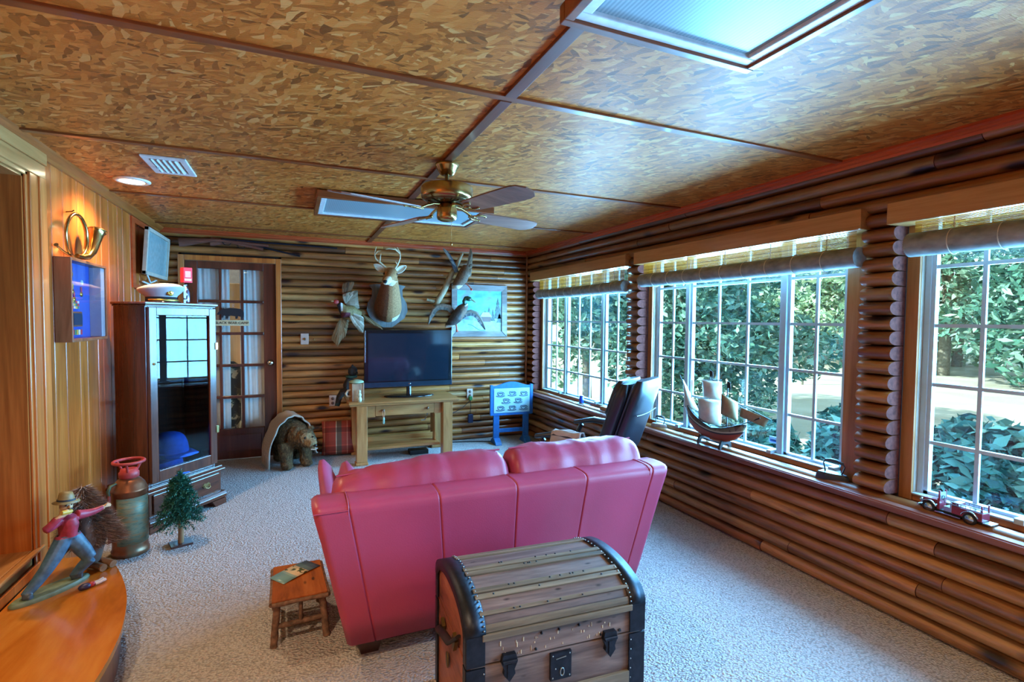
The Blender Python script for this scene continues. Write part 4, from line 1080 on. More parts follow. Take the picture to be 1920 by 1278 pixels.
# ------------------------------------------------------------------ things on the sill
t = thing('candle_holder', 'small blue bottle standing on a pale tile on the far sill', 'bottle', (2.745, 4.58, SZ))
MB().box(-.05, .05, -.10, .10, 0, .012).build('tile', plain('turquoise_tile', (130, 190, 190), .2, coat=.4), t, .004)
MB().lathe([(.022, .012), (.025, .02), (.025, .06), (.02, .072), (.018, .085), (.022, .092), (.018, .096), (0, .096)], n=20).build('bottle', plain('cobalt_glass', (24, 60, 170), .1, coat=.6), t)
t = thing('flat_tool', 'flat black tool with wooden block lying on the sill below the left window', 'tool', (2.745, 4.10, SZ))
MB().box(-.018, .018, -.14, .12, 0, .014).build('blade', GB, t, .004); MB().box(-.03, .03, -.09, .09, .014, .05).build('block', wood('tool_block_wood', (140, 90, 50), (176, 124, 80), (196, 150, 100), 1), t, .005)
def flatiron(label, x, y, rz, m, s=1.0, hm=None):
    t = thing('flat_iron', label, 'iron', (x, y, SZ), rz)
    P = lambda f: [(-.085*f, -.042*f), (-.085*f, .042*f), (-.03*f, .046*f), (.03*f, .034*f), (.075*f, .014*f), (.092*f, 0), (.075*f, -.014*f), (.03*f, -.034*f), (-.03*f, -.046*f)]
    MB().loft([[(a*s, b*s, z*s) for a, b in P(f)] for f, z in ((1, 0), (1, .012), (.97, .035), (.86, .05))], sm=False).build('sole', m, t, .002)
    mb = MB(); mb.tube([(-.05*s, 0, .048*s), (-.055*s, 0, .075*s), (-.062*s, 0, .10*s), (-.05*s, 0, .118*s)], .0045*s, 7); mb.build('handle_post', hm or m, t)
    mb = MB(); mb.tube([(.045*s, 0, .048*s), (.055*s, 0, .075*s), (.062*s, 0, .095*s), (.05*s, 0, .114*s)], .0045*s, 7); mb.build('handle_post', hm or m, t)
    MB().tube([(-.052*s, 0, .117*s), (-.02*s, 0, .122*s), (.02*s, 0, .121*s), (.052*s, 0, .113*s)], [.008*s, .011*s, .011*s, .008*s], 10).build('grip', hm or m, t)
flatiron('dark cast flat iron on the sill by the log pillar', 2.735, 1.865, math.radians(-84), plain('cast_iron', (62, 70, 76), .45, .6, bump=.1), .92)
flatiron('pale grey flat iron with wire handle on the sill beside the black recliner', 2.74, 3.33, math.radians(-80), plain('pale_iron', (168, 162, 160), .4, .3), .8, plain('cast_iron', (62, 70, 76), .45, .6))
# toy fire engine
t = thing('toy_fire_engine', 'small antique dark red toy fire engine on the sill of the right window', 'toy', (2.725, 1.30, SZ), math.radians(-93))
TR = plain('dark_red_enamel', (128, 40, 58), .35, coat=.3); TS = metal('toy_nickel', (176, 196, 206), .25); TB = plain('black_rubber', (24, 24, 28), .7)
mb = MB(); mb.box(-.125, .115, -.022, .022, .018, .026); mb.build('chassis', TB, t)
mb = MB(); mb.prism([(-.118, .026), (-.058, .026), (-.058, .066), (-.112, .062), (-.118, .055)], 1, -.019, .019); mb.build('bonnet', TR, t, .003)
mb = MB(); mb.box(-.055, -.045, -.024, .024, .026, .075); mb.build('dashboard', TR, t, .001)
for sy in (-1, 1): MB().box(-.05, -.044, sy*.022-.003, sy*.022+.003, .07, .112).build('windscreen_post', TR, t)
MB().box(-.046, -.0445, -.02, .02, .075, .105).build('windscreen', plain('toy_windscreen', (150, 180, 190), .15), t)
mb = MB(); mb.box(-.03, .0, -.024, .024, .026, .048); mb.box(-.004, .004, -.024, .024, .026, .07); mb.build('seat', TS, t, .002)
mb = MB(); mb.box(.004, .118, -.028, .028, .026, .062); mb.box(.004, .03, -.026, .026, .062, .078); mb.build('body', TR, t, .002)
mb = MB(); mb.box(.03, .116, -.02, .02, .062, .066); mb.build('hose_bed', TS, t)
for sy in (-1, 1):
    mb = MB(); mb.tube([(.0, sy*.03, .067), (.12, sy*.03, .067)], .002, 6); mb.tube([(.0, sy*.03, .078), (.12, sy*.03, .078)], .002, 6)
    for q in range(7): mb.tube([(.005+.018*q, sy*.03, .067), (.005+.018*q, sy*.03, .078)], .0015, 5)
    mb.build('ladder', plain('ladder_blue_grey', (110, 130, 160), .4), t)
    for x in (-.085, .075):
        Mx = Matrix.Rotation(PI/2, 4, 'X')
        w_ = MB().lathe([(.006, -.007), (.022, -.007), (.026, -.004), (.026, .004), (.022, .007), (.006, .007)], c=(x, sy*.028, .026), n=22, M=Mx).build('wheel', TB, t)
        MB().lathe([(.0, .009), (.007, .0085), (.008, .0075), (.017, .0075), (.018, .0055)], c=(x, sy*.028, .026), n=16, M=Matrix.Rotation(PI/2*sy*-1, 4, 'X')).build('hub', TS, w_)
        rings = [[(x+(.031+q)*math.cos(b), sy*.028+e, .026+(.031+q)*math.sin(b)) for q, e in ((0, -.01), (0, .01), (.003, .01), (.003, -.01))] for b in [math.radians(20+140*j/10) for j in range(11)]]
        MB().loft(rings).build('mudguard', TS, t)
    MB().box(-.055, .045, sy*.032-.008, sy*.032+.008, .016, .02).build('running_board', TS, t)
    MB().ell((-.12, sy*.022, .05), (.008, .008, .008), nu=10, nv=8).build('headlamp', TS, t)
MB().box(.118, .15, -.026, .026, .02, .026).build('rear_step', TS, t, .002)
for sy in (-1, 1): MB().box(.113, .118, sy*.024-.003, sy*.024+.003, .062, .095).build('rear_post', TR, t)
MB().box(-.135, -.128, -.03, .03, .02, .028).build('bumper', TS, t, .001)
mb = MB(); mb.tube([(-.032, -.008, .058), (-.038, -.008, .078)], .0015, 5); mb.tube([(-.04+.0, -.008+.01*math.cos(b), .08+.01*math.sin(b)) for b in [2*PI*j/12 for j in range(12)]], .0015, 5, loop=True); mb.build('steering_wheel', TB, t)

# model sailing ship: local x along the sill towards the viewer (bow), z up
t = thing('model_ship', 'tin model sailing ship with three masts on its stand on the middle window sill', 'model ship', (2.715, 2.70, SZ), math.radians(-90))
k = NT('hull_painted_bands'); sp = k.n('ShaderNodeSeparateXYZ'); k.l(k.coord(), sp.inputs[0])
zz = k.math('ADD', sp.outputs[2], k.math('MULTIPLY', k.math('POWER', k.math('ABSOLUTE', k.math('ADD', sp.outputs[0], -.03)), 2.0), -.9))
band = k.ramp(zz, [(.0, lin((150, 58, 36))), (.098, lin((60, 40, 40))), (.112, lin((196, 180, 150))), (.122, lin((120, 110, 80))), (.15, lin((58, 50, 50))), (.165, lin((130, 60, 64)))], 'CONSTANT')
pt = k.voro(k.coord((26, 1, 18)), 1.0); cs = k.n('ShaderNodeSeparateColor'); k.l(pt.outputs['Color'], cs.inputs[0])
patch = k.ramp(cs.outputs[0], [(0, lin((64, 40, 44))), (.3, lin((112, 104, 80))), (.6, lin((140, 128, 104))), (.8, lin((120, 50, 56)))], 'CONSTANT')
k.base(k.mix(k.math('GREATER_THAN', zz, .12), band, k.mix(.7, band, patch))); k.set(.4, .3); HULL = k.m
xs = [-.30, -.25, -.18, -.10, 0, .10, .17, .22, .25]
top = [.275, .24, .20, .165, .135, .15, .175, .195, .20]; kel = [.21, .12, .075, .055, .05, .055, .085, .13, .18]; hb = [.012, .032, .046, .054, .057, .052, .04, .022, .005]
rings = []
for x, tp, kl, b in zip(xs, top, kel, hb):
    r_ = []
    for j in range(13):
        q = -1+2*j/12; s = math.copysign(abs(q)**.55, q); r_.append((x, b*s, kl+(tp-kl)*abs(q)**2.2))
    rings.append(r_)
mb = MB(); mb.loft(rings, 0, False, False); mb.build('hull', HULL, t, solid=.003)
mb = MB(); mb.loft([[(x, -b*.93, tp-.016), (x, b*.93, tp-.016)] for x, tp, b in zip(xs, top, hb)], 0, False, False); mb.build('deck', plain('deck_grey_green', (92, 108, 104), .5, .3), t, solid=.002)
WIRE = plain('dark_wire', (40, 40, 46), .4, .6)
for sy in (-1, 1):
    mb = MB(); P = [(x, sy*b, tp) for x, tp, b in zip(xs, top, hb)]
    mb.tube(P, .003, 6); mb.tube([(x, y, z+.016) for x, y, z in P[1:7]], .0018, 6)
    for x, y, z in P[1:7]: mb.tube([(x, y, z), (x, y, z+.016)], .0015, 5)
    mb.build('railing', WIRE, t)
mb = MB(); mb.tube([(.20, 0, .19), (.30, 0, .235), (.36, 0, .265)], .004, 7); mb.build('bowsprit', WIRE, t)
CREAM = plain('cream_sail_tin', (206, 198, 182), .45, .1, vary=.12); TAN = plain('tan_sail_tin', (146, 122, 88), .45, .2, vary=.2)
def sail(name, pts, bulge, m, nx=8):
    """four corners (x,y,z) as top-a, top-b, bottom-a, bottom-b, bellied out"""
    A, B_, C_, D_ = (Vector(p) for p in pts); rings = []
    for i in range(9):
        v = i/8; L, R_ = A.lerp(C_, v), B_.lerp(D_, v); rings.append([L.lerp(R_, j/nx)+Vector(bulge)*math.sin(PI*j/nx)**.8*math.sin(PI*(.15+.7*v)) for j in range(nx+1)])
    return MB().loft(rings, 0, False, False).build(name, m, t, solid=.002)
for x, h in ((-.07, .53), (.09, .47), (-.25, .44)):
    MB().tube([(x, 0, .14), (x, 0, h)], .0038, 7).build('mast', WIRE, t)
MB().tube([(-.125, -.02, .455), (.0, .03, .465)], .003, 6).build('yard', WIRE, t); MB().tube([(-.14, -.02, .325), (.0, .03, .33)], .003, 6).build('yard', WIRE, t)
sail('main_sail', [(-.135, -.045, .325), (.005, .045, .325), (-.12, -.05, .165), (.0, .04, .14)], (.035, -.045, 0), CREAM)
sail('top_sail', [(-.115, -.035, .46), (.01, .03, .455), (-.10, -.03, .335), (.01, .03, .325)], (.03, -.045, 0), CREAM)
sail('fore_sail', [(.075, -.04, .385), (.15, .035, .33), (.075, -.04, .245), (.155, .03, .205)], (.03, -.02, 0), TAN)
sail('mizzen_sail', [(-.345, 0, .435), (-.34, 0, .43), (-.285, -.03, .235), (-.19, .02, .215)], (.02, -.025, 0), CREAM)
sail('bow_sail', [(.235, -.03, .315), (.40, .035, .265), (.225, -.03, .255), (.365, .035, .205)], (.01, -.01, 0), TAN)
MB().tube([(.21, -.03, .335), (.31, .0, .30), (.41, .035, .258)], .003, 6).build('yard', WIRE, t)
MB().tube([(-.38, 0, .465), (-.30, 0, .33), (-.20, 0, .21)], .003, 6).build('yard', WIRE, t)
for x, z in ((-.07, .53), (.09, .47)):
    mb = MB(); mb.loft([[(x, 0, z), (x, 0, z-.045)], [(x+.02, .004, z-.01), (x+.012, .004, z-.05)], [(x+.03, -.004, z-.05), (x+.02, -.004, z-.075)]], 0, False, False); mb.build('pennant', plain('dark_pennant', (52, 48, 44), .6), t, solid=.002)
for x in (-.12, .08):
    mb = MB(); mb.prism([(-.055, 0), (-.045, 0), (-.02, .035), (.02, .035), (.045, 0), (.055, 0), (.05, .03), (.035, .062), (-.035, .062), (-.05, .03)], 0, x-.008, x+.008); mb.build('stand_cradle', plain('stand_dark', (54, 50, 50), .5), t)
MB().tube([(-.12, 0, .03), (.08, 0, .03)], .006, 8).build('stand_rail', plain('stand_dark', (54, 50, 50), .5), t)

o = MB().box(-.002, .0, -.062, .062, -.022, .022).build('security_sticker', plain('sticker_white_blue', (150, 196, 226), .4), loc=(GX-.001, 2.325, .685)); 
tag(o, 'white and blue security sticker in the lower corner of the middle window', 'sticker')
SB = plain('sticker_blue', (30, 90, 180), .4)
MB().lathe([(.017, 0), (.017, .001), (0, .001)], c=(-.002, -.04, 0), M=Matrix.Rotation(-PI/2, 4, 'Y'), n=24).build('badge', SB, o)
MB().box(-.003, -.002, -.018, .055, -.012, .002).build('stripe', SB, o)

# ------------------------------------------------------------------ mounted deer head
t = thing('deer_mount', 'antlered deer head mounted on a grey shield plaque above the television', 'trophy', (.955, YB-.01, 1.60))
GREYW = wood('grey_plaque_wood', (74, 76, 78), (112, 116, 116), (138, 142, 140), 2, 8, .2, .5)
prf = [(-.20, .22), (-.165, .175), (-.17, .10), (-.215, .02), (-.225, -.06), (-.19, -.14), (-.10, -.21), (-.05, -.245), (.05, -.245), (.10, -.21), (.19, -.14), (.225, -.06), (.215, .02), (.17, .10), (.165, .175), (.20, .22), (.12, .235), (0, .22), (-.12, .235)]
MB().prism(prf, 1, -.03, .0).build('plaque', GREYW, t, .006)
DF = plain('deer_tan_fur', (164, 118, 76), .85, vary=.3, bump=.3, scale=70); DD = plain('deer_brown_fur', (116, 72, 44), .85, vary=.3, bump=.3, scale=70); DWH = plain('deer_white_fur', (220, 206, 184), .85, vary=.1, bump=.3, scale=70); NOSE = plain('wet_black_nose', (18, 16, 18), .2)
mb = MB(); 
mb.tube([(.0, -.02, -.04), (0, -.07, -.01), (-.005, -.16, .08), (-.012, -.25, .19), (-.018, -.32, .28)], [.150, .150, .128, .098, .078], 18, flat=1.12)
mb.ell((0, -.08, -.09), (.125, .07, .10))
mb.tube([(-.015, -.33, .325), (-.03, -.39, .30), (-.06, -.46, .262), (-.09, -.525, .228)], [.075, .066, .046, .036], 16); mb.ell((-.018, -.33, .32), (.075, .075, .07)); mb.ell((-.10, -.54, .222), (.036, .03, .03))
for sx in (-1, 1): mb.ell((-.028+sx*.05, -.375, .325), (.022, .03, .02))
def dm(p):
    if p.y < -.37 and p.z < .235+(-p.y-.37)*-.15: return 2
    if p.y < -.5: return 2
    if .195+.6*abs(p.x+.03) < p.z < .25 and p.y < -.24: return 2
    if p.x > .035 and p.z < -.10-.5*(.12-p.x) and p.y < -.05: return 2
    if p.x < -.035-.08*max(0, p.z-.1) and p.z < .22: return 1
    return 0
body = mb.fuse('neck_and_head', [DF, DD, DWH], t, .009, 3, dm)
MB().ell((-.112, -.563, .225), (.024, .014, .018), nu=14, nv=10).build('nose', NOSE, body)
for sx in (-1, 1):
    MB().ell((-.030+sx*.064, -.392, .318), (.012, .016, .014), nu=12, nv=8).build('eye', NOSE, body)
    rings = []
    d = Vector((sx*.115, .0, .075)); b = Vector((-.018+sx*.055, -.30, .345))
    for i in range(9):
        u = i/8; w = .036*math.sin(PI*min(1, u*.93+.07))**.7; c = b+d*u; r_ = []
        for j in range(9):
            q = -1+2*j/8; r_.append(c+Vector((-sx*.5*q*w, -.022*(abs(q)-.3), .85*q*w)))
        rings.append(r_)
    e = MB().loft(rings, 0, False, False).build('ear', DWH, body, solid=.006)
ANT = plain('antler_bone', (206, 186, 150), .5, vary=.2)
def antler(paths):
    mb = MB()
    for P, r in paths:
        mb.tube(P, [r*(1-.75*i/(len(P)-1)) for i in range(len(P))], 8)
    mb.build('antler', ANT, body)
antler([([(-.06, -.31, .385), (-.11, -.31, .43), (-.17, -.32, .475), (-.185, -.33, .53), (-.165, -.33, .60)], .013), ([(-.13, -.32, .44), (-.125, -.34, .50), (-.12, -.35, .53)], .008), ([(-.18, -.33, .52), (-.15, -.35, .555), (-.12, -.36, .56)], .007)])
antler([([(.03, -.31, .385), (.06, -.31, .43), (.085, -.32, .50), (.08, -.33, .56), (.05, -.33, .61)], .013), ([(.08, -.33, .545), (.03, -.36, .58), (-.04, -.37, .585), (-.075, -.37, .575)], .009), ([(.07, -.33, .57), (.02, -.34, .60)], .006), ([(.055, -.31, .43), (.03, -.34, .46)], .007)])

# ------------------------------------------------------------------ pheasant mount
def feather_fan(root, tips, width, m, parent, name='wing', y=0, droop=.02, inner=.0, n=5):
    mb = MB(); T = []
    for i in range(len(tips)-1):
        for j in range(n): T.append(tuple(tips[i][q]+(tips[i+1][q]-tips[i][q])*j/n for q in range(2)))
    T.append(tips[-1])
    for i, tp in enumerate(T):
        a = Vector((root[0], y, root[1])); b = Vector((tp[0], y-.012-.0022*(i % 3), tp[1])); d = b-a; s = Vector((-d.z, 0, d.x)).normalized()
        rr_ = []
        for f, w in ((0.02, .35), (.3, .8), (.7, 1), (.92, .75), (1, .1)):
            c = a+d*f+Vector((0, -droop*math.sin(PI*f), 0)); ww = width*w*rnd.uniform(.9, 1.1); at = rnd.random()
            rr_.append([c-s*ww, c+Vector((0, -.004, 0)), c+s*ww, c+Vector((0, .003, 0))])
        mb.loft(rr_, 0, True, True, False, at=rnd.random())
    return mb.build(name, m, parent, attr=True)
def feathermat(name, a, b, c):
    k = NT(name); at = k.n('ShaderNodeAttribute'); at.attribute_name = 'rnd'; f = k.noise(k.coord(), 60, 3)
    k.base(k.mix(k.math('MULTIPLY', f, .4), k.ramp(at.outputs['Fac'], [(0, lin(a)), (.5, lin(b)), (1, lin(c))]), lin(a))); k.set(.7); return k.m
FB = feathermat('buff_feathers', (112, 84, 52), (156, 124, 82), (190, 164, 124)); FG = feathermat('grey_buff_feathers', (116, 106, 88), (170, 158, 134), (206, 196, 176)); FBR = feathermat('brown_feathers', (84, 56, 34), (122, 86, 56), (150, 112, 76))
PO = (.50, YB-.02, 1.60)
t = thing('pheasant_mount', 'mounted ring-necked pheasant with spread wings left of the deer head', 'taxidermy', PO)
def ph(cx, cy): return (.486+((610+cx/8.517)-645)*.0056-PO[0], 1.857-((510+cy/8.517)-525)*.00575-PO[2])
feather_fan(ph(310, 470), [ph(300, 170), ph(380, 140), ph(455, 140)], .019, FBR, t, 'upper_wing', -.02)
feather_fan(ph(330, 500), [ph(300, 340), ph(380, 310), ph(510, 280), ph(520, 400), ph(545, 560)], .02, FG, t, 'wing_coverts', -.06)
feather_fan(ph(260, 720), [ph(110, 1080), ph(160, 1130), ph(195, 1180), ph(260, 1070), ph(320, 1030), ph(380, 790)], .017, FB, t, 'lower_wing', -.03)
feather_fan(ph(370, 640), [ph(600, 730), ph(605, 850), ph(590, 960), ph(560, 960), ph(480, 850)], .018, FG, t, 'near_wing', -.12)
feather_fan(ph(560, 640), [ph(690, 800), ph(800, 850), ph(930, 915), ph(900, 860)], .007, FB, t, 'tail', -.05, n=2)
mb = MB(); a, b, c, d = ph(260, 560), ph(300, 660), ph(420, 620), ph(570, 660)
mb.tube([(ph(215, 500)[0], -.12, ph(215, 500)[1]), (a[0], -.115, a[1]), (ph(300, 620)[0], -.10, ph(300, 620)[1]), (c[0], -.085, c[1]), (d[0], -.06, d[1])], [.028, .042, .072, .066, .028], 14)
def pm(p):
    q = (p.x-ph(265, 0)[0])
    if p.x < ph(242, 0)[0]: return 1
    if p.x < ph(270, 0)[0] and p.z > ph(0, 620)[1]: return 2
    if p.z < ph(0, 640)[1] and p.x < ph(390, 0)[0]: return 3
    return 0
bd = mb.fuse('body', [plain('pheasant_gold', (140, 116, 72), .7, vary=.4, scale=90), plain('pheasant_blue_neck', (24, 44, 62), .4), plain('white_collar', (214, 216, 210), .7), plain('pheasant_maroon', (92, 30, 40), .6)], t, .007, 3, pm)
h_ = ph(170, 475); MB().ell((h_[0], -.125, h_[1]), (.03, .024, .026)).build('head', plain('red_wattle', (178, 60, 56), .6), bd)
b_ = ph(95, 470); MB().tube([(h_[0]-.02, -.128, h_[1]+.002), ((h_[0]+b_[0])/2-.005, -.13, b_[1]+.004), (b_[0], -.13, b_[1])], [.010, .008, .002], 8).build('beak', plain('pale_beak', (206, 186, 140), .5), bd)

# ------------------------------------------------------------------ duck mount: two ducks on driftwood
DO = (1.62, YB-.02, 1.70)
t = thing('duck_mount', 'two flying ducks mounted on a pale driftwood branch right of the deer', 'taxidermy', DO)
def dk(cx, cy): return (1.558+(740+cx/4.915-830)*.0065-DO[0], 2.273-(440+cy/4.915-463)*.00607-DO[2])
def p3(cx, cy, y): q = dk(cx, cy); return (q[0], y, q[1])
DRIFT = wood('pale_driftwood', (120, 98, 74), (176, 154, 122), (206, 190, 160), 2, 10, .15, .7, 0, 0, .3)
mb = MB(); mb.tube([p3(640, 150, -.03), p3(590, 260, -.04), p3(520, 390, -.05), p3(470, 510, -.05), p3(420, 600, -.05), p3(390, 660, -.06)], [.016, .024, .034, .034, .036, .028], 11); mb.tube([p3(430, 630, -.05), p3(370, 612, -.05), p3(318, 598, -.05)], [.02, .018, .016], 9)
mb.build('driftwood', DRIFT, t)
FDK = feathermat('dark_duck_feathers', (52, 46, 42), (84, 74, 64), (120, 106, 90)); FDB = feathermat('duck_brown_feathers', (82, 60, 44), (118, 92, 70), (150, 128, 100)); FSP = feathermat('duck_blue_grey_feathers', (44, 52, 66), (86, 92, 98), (150, 148, 138))
feather_fan(dk(590, 330), [dk(445, 120), dk(470, 135), dk(520, 260), dk(545, 330)], .014, FSP, t, 'upper_duck_left_wing', -.10, n=5)
feather_fan(dk(660, 320), [dk(700, 105), dk(712, 150), dk(712, 300), dk(700, 370)], .015, FDB, t, 'upper_duck_right_wing', -.10, n=5)
mb = MB(); mb.tube([p3(655, 270, -.12), p3(640, 330, -.13), p3(610, 400, -.14), p3(560, 470, -.12), p3(535, 495, -.10)], [.03, .066, .072, .05, .012], 14)
ub = mb.fuse('upper_duck_body', [plain('duck_brown_body', (104, 78, 60), .7, vary=.4, scale=70), plain('duck_white_edge', (196, 184, 166), .7)], t, .008, 3, lambda p: 1 if (p.z < dk(0, 462)[1] or (p.x > dk(668, 0)[0] and p.z < dk(0, 360)[1])) else 0)
mb = MB(); mb.tube([p3(650, 440, -.13), p3(680, 470, -.15), p3(700, 500, -.15)], .007, 7); mb.tube([p3(700, 500, -.15), p3(690, 495, -.17)], .012, 7); mb.build('upper_duck_foot', plain('orange_webbed_foot', (206, 96, 72), .5), ub)
mb = MB(); mb.tube([p3(640, 640, -.19), p3(610, 680, -.17), p3(560, 760, -.15), p3(510, 820, -.13), p3(470, 850, -.11)], [.034, .062, .072, .05, .014], 14)
lb_ = mb.fuse('lower_duck_body', [plain('duck_dark_body', (62, 54, 50), .6, vary=.4, scale=70), plain('duck_white_edge', (196, 184, 166), .7), plain('duck_brown_body', (104, 78, 60), .7)], t, .008, 3, lambda p: 1 if p.z < dk(0, 835)[1] else (2 if p.x > dk(590, 0)[0] else 0))
mb = MB(); mb.tube([p3(628, 645, -.20), p3(615, 610, -.21), p3(628, 580, -.22), p3(650, 578, -.23)], [.024, .022, .024, .024], 12); mb.ell(p3(655, 588, -.23), (.034, .028, .028)); hd = mb.fuse('mallard_head', [plain('mallard_green', (34, 66, 50), .35)], lb_, .006, 3)
MB().tube([p3(632, 650, -.20), p3(626, 640, -.203)], [.032, .03], 14).build('white_neck_ring', plain('white_collar', (214, 216, 210), .7), lb_)
MB().tube([p3(672, 590, -.235), p3(695, 606, -.24), p3(712, 618, -.24)], [.015, .013, .008], 10, flat=.5).build('bill', plain('olive_bill', (150, 140, 84), .4), hd)
def arcwing(name, pts, root, m):
    P = [dk(*q) for q in pts]; feather_fan(dk(*root), P, .016, m, t, name, -.15, n=4)
def bandwing(name, spine, widths, mats, y0):
    mb = MB(); rings = []
    P = [dk(*q) for q in spine]
    for i, (p, w) in enumerate(zip(P, widths)):
        a = P[max(i-1, 0)]; b = P[min(i+1, len(P)-1)]; d = Vector((b[0]-a[0], 0, b[1]-a[1])).normalized(); s = Vector((d.z, 0, -d.x)); c = Vector((p[0], y0-.02*math.sin(PI*i/(len(P)-1)), p[1]))
        if s.z > 0: s = -s
        rings.append([c-s*w*.3+Vector((0, -.006, 0)), c+Vector((0, -.012, 0)), c+s*w*.35+Vector((0, -.006, 0)), c+s*w*.7, c+s*w*.35+Vector((0, .006, 0)), c-s*w*.3+Vector((0, .006, 0))])
    mb.loft(rings, 0, True, True, False)
    for i in range(len(rings)-1): pass
    o = mb.build(name, mats[0], t)
    mb = MB()
    for i in range(40):
        f = i/39*(len(P)-1.001); k0 = int(f); u = f-k0; r0 = rings[k0]; r1 = rings[k0+1]
        A = r0[2].lerp(r1[2], u); B = r0[3].lerp(r1[3], u); dd = (B-A)*(1.5+.4*(i > 26)); s = (r1[2]-r0[2]).normalized()*.008
        mb.add([A-s, A+s, A+dd+s*.6+Vector((0, -.004*(i % 2), 0)), A+dd-s*.6+Vector((0, -.004*(i % 2), 0))], [(0, 1, 2, 3)], 0, False, rnd.random())
    mb.build('wing_feathers', mats[1], o, attr=True, solid=.002)
bandwing('lower_duck_left_wing', [(545, 710), (500, 660), (440, 648), (385, 660), (350, 700), (325, 760), (316, 825)], [.05, .06, .06, .055, .05, .035, .008], (plain('duck_brown_body', (104, 78, 60), .7), FDK), -.13)
bandwing('lower_duck_right_wing', [(590, 755), (630, 715), (690, 700), (735, 715), (775, 760), (805, 815), (828, 870)], [.05, .06, .06, .055, .05, .035, .008], (plain('duck_grey_wing', (112, 100, 88), .7), FSP), -.15)
mb = MB(); mb.tube([p3(560, 820, -.14), p3(566, 860, -.15), p3(562, 885, -.155)], .008, 7); mb.ell(p3(566, 885, -.165), (.016, .008, .014)); mb.build('lower_duck_foot', plain('orange_webbed_foot', (206, 96, 72), .5), lb_)

# ------------------------------------------------------------------ framed winter painting
t = thing('framed_painting', 'framed winter landscape painting in teal tones behind the ducks', 'painting', (2.052, YB-.008, 1.555))
FR = wood('weathered_frame', (74, 62, 58), (116, 98, 90), (150, 134, 124), 0, 7, .15, .5)
a, b, w = .352, .31, .068
mb = MB()
for q in (((-a, b), (a, b), (a-w, b-w), (-a+w, b-w)), ((-a, -b), (-a+w, -b+w), (a-w, -b+w), (a, -b)), ((-a, -b), (-a, b), (-a+w, b-w), (-a+w, -b+w)), ((a, -b), (a-w, -b+w), (a-w, b-w), (a, b))):
    mb.loft([[(q[0][0], 0, q[0][1]), (q[1][0], 0, q[1][1]), (q[2][0], 0, q[2][1]), (q[3][0], 0, q[3][1])], [(q[0][0], -.028, q[0][1]), (q[1][0], -.028, q[1][1]), (q[2][0], -.018, q[2][1]), (q[3][0], -.018, q[3][1])]], sm=False)
mb.build('frame', FR, t)
k = NT('painted_winter_sky'); f = k.noise(k.coord((1, 1, 1.6)), 5, 4); k.base(k.ramp(f, [(.3, lin((56, 140, 158))), (.5, lin((104, 178, 184))), (.62, lin((128, 140, 156))), (.75, lin((176, 196, 190)))])); k.set(.4)
a -= w; b -= w
cv = MB().box(-a, a, -.012, -.004, -b, b).build('canvas', k.m, t)
def flatpoly(name, P, m, y): return MB().prism(P, 1, y-.001, y).build(name, m, cv)
SN = plain('painted_snow', (150, 186, 186), .5, vary=.25, scale=22); GRN = plain('painted_trees', (74, 92, 84), .5, vary=.5, scale=50); CAB = plain('painted_cabin', (112, 84, 74), .5)
flatpoly('snow_field', [(-a, -b), (a, -b), (a, -b+.17), (a-.12, -b+.19), (a-.3, -b+.12), (-a, -b+.15)], SN, -.012)
for x, z, h, w_ in ((.235, .16, .25, .05), (.12, .05, .16, .035), (.17, .02, .14, .03), (.07, .01, .12, .03), (.255, -.02, .12, .04)):
    flatpoly('pine_tree', [(x, z), (x+w_*.4, z-h*.3), (x+w_*.3, z-h*.35), (x+w_*.75, z-h*.65), (x+w_*.5, z-h*.65), (x+w_, z-h), (x-w_, z-h), (x-w_*.5, z-h*.65), (x-w_*.75, z-h*.65), (x-w_*.3, z-h*.35), (x-w_*.4, z-h*.3)], GRN, -.0135)
flatpoly('cabin', [(.02, -.13), (.14, -.13), (.14, -.07), (.02, -.07)], CAB, -.0145); flatpoly('snowy_roof', [(.0, -.07), (.16, -.07), (.12, -.015), (.04, -.015)], plain('painted_roof_snow', (190, 208, 204), .5), -.0155)
MB().tube([(-.15+.03*i, -.0135, -.16-.012*i+.01*math.sin(i)) for i in range(9)], .004, 5).build('stream', plain('painted_stream', (96, 150, 166), .4), cv)

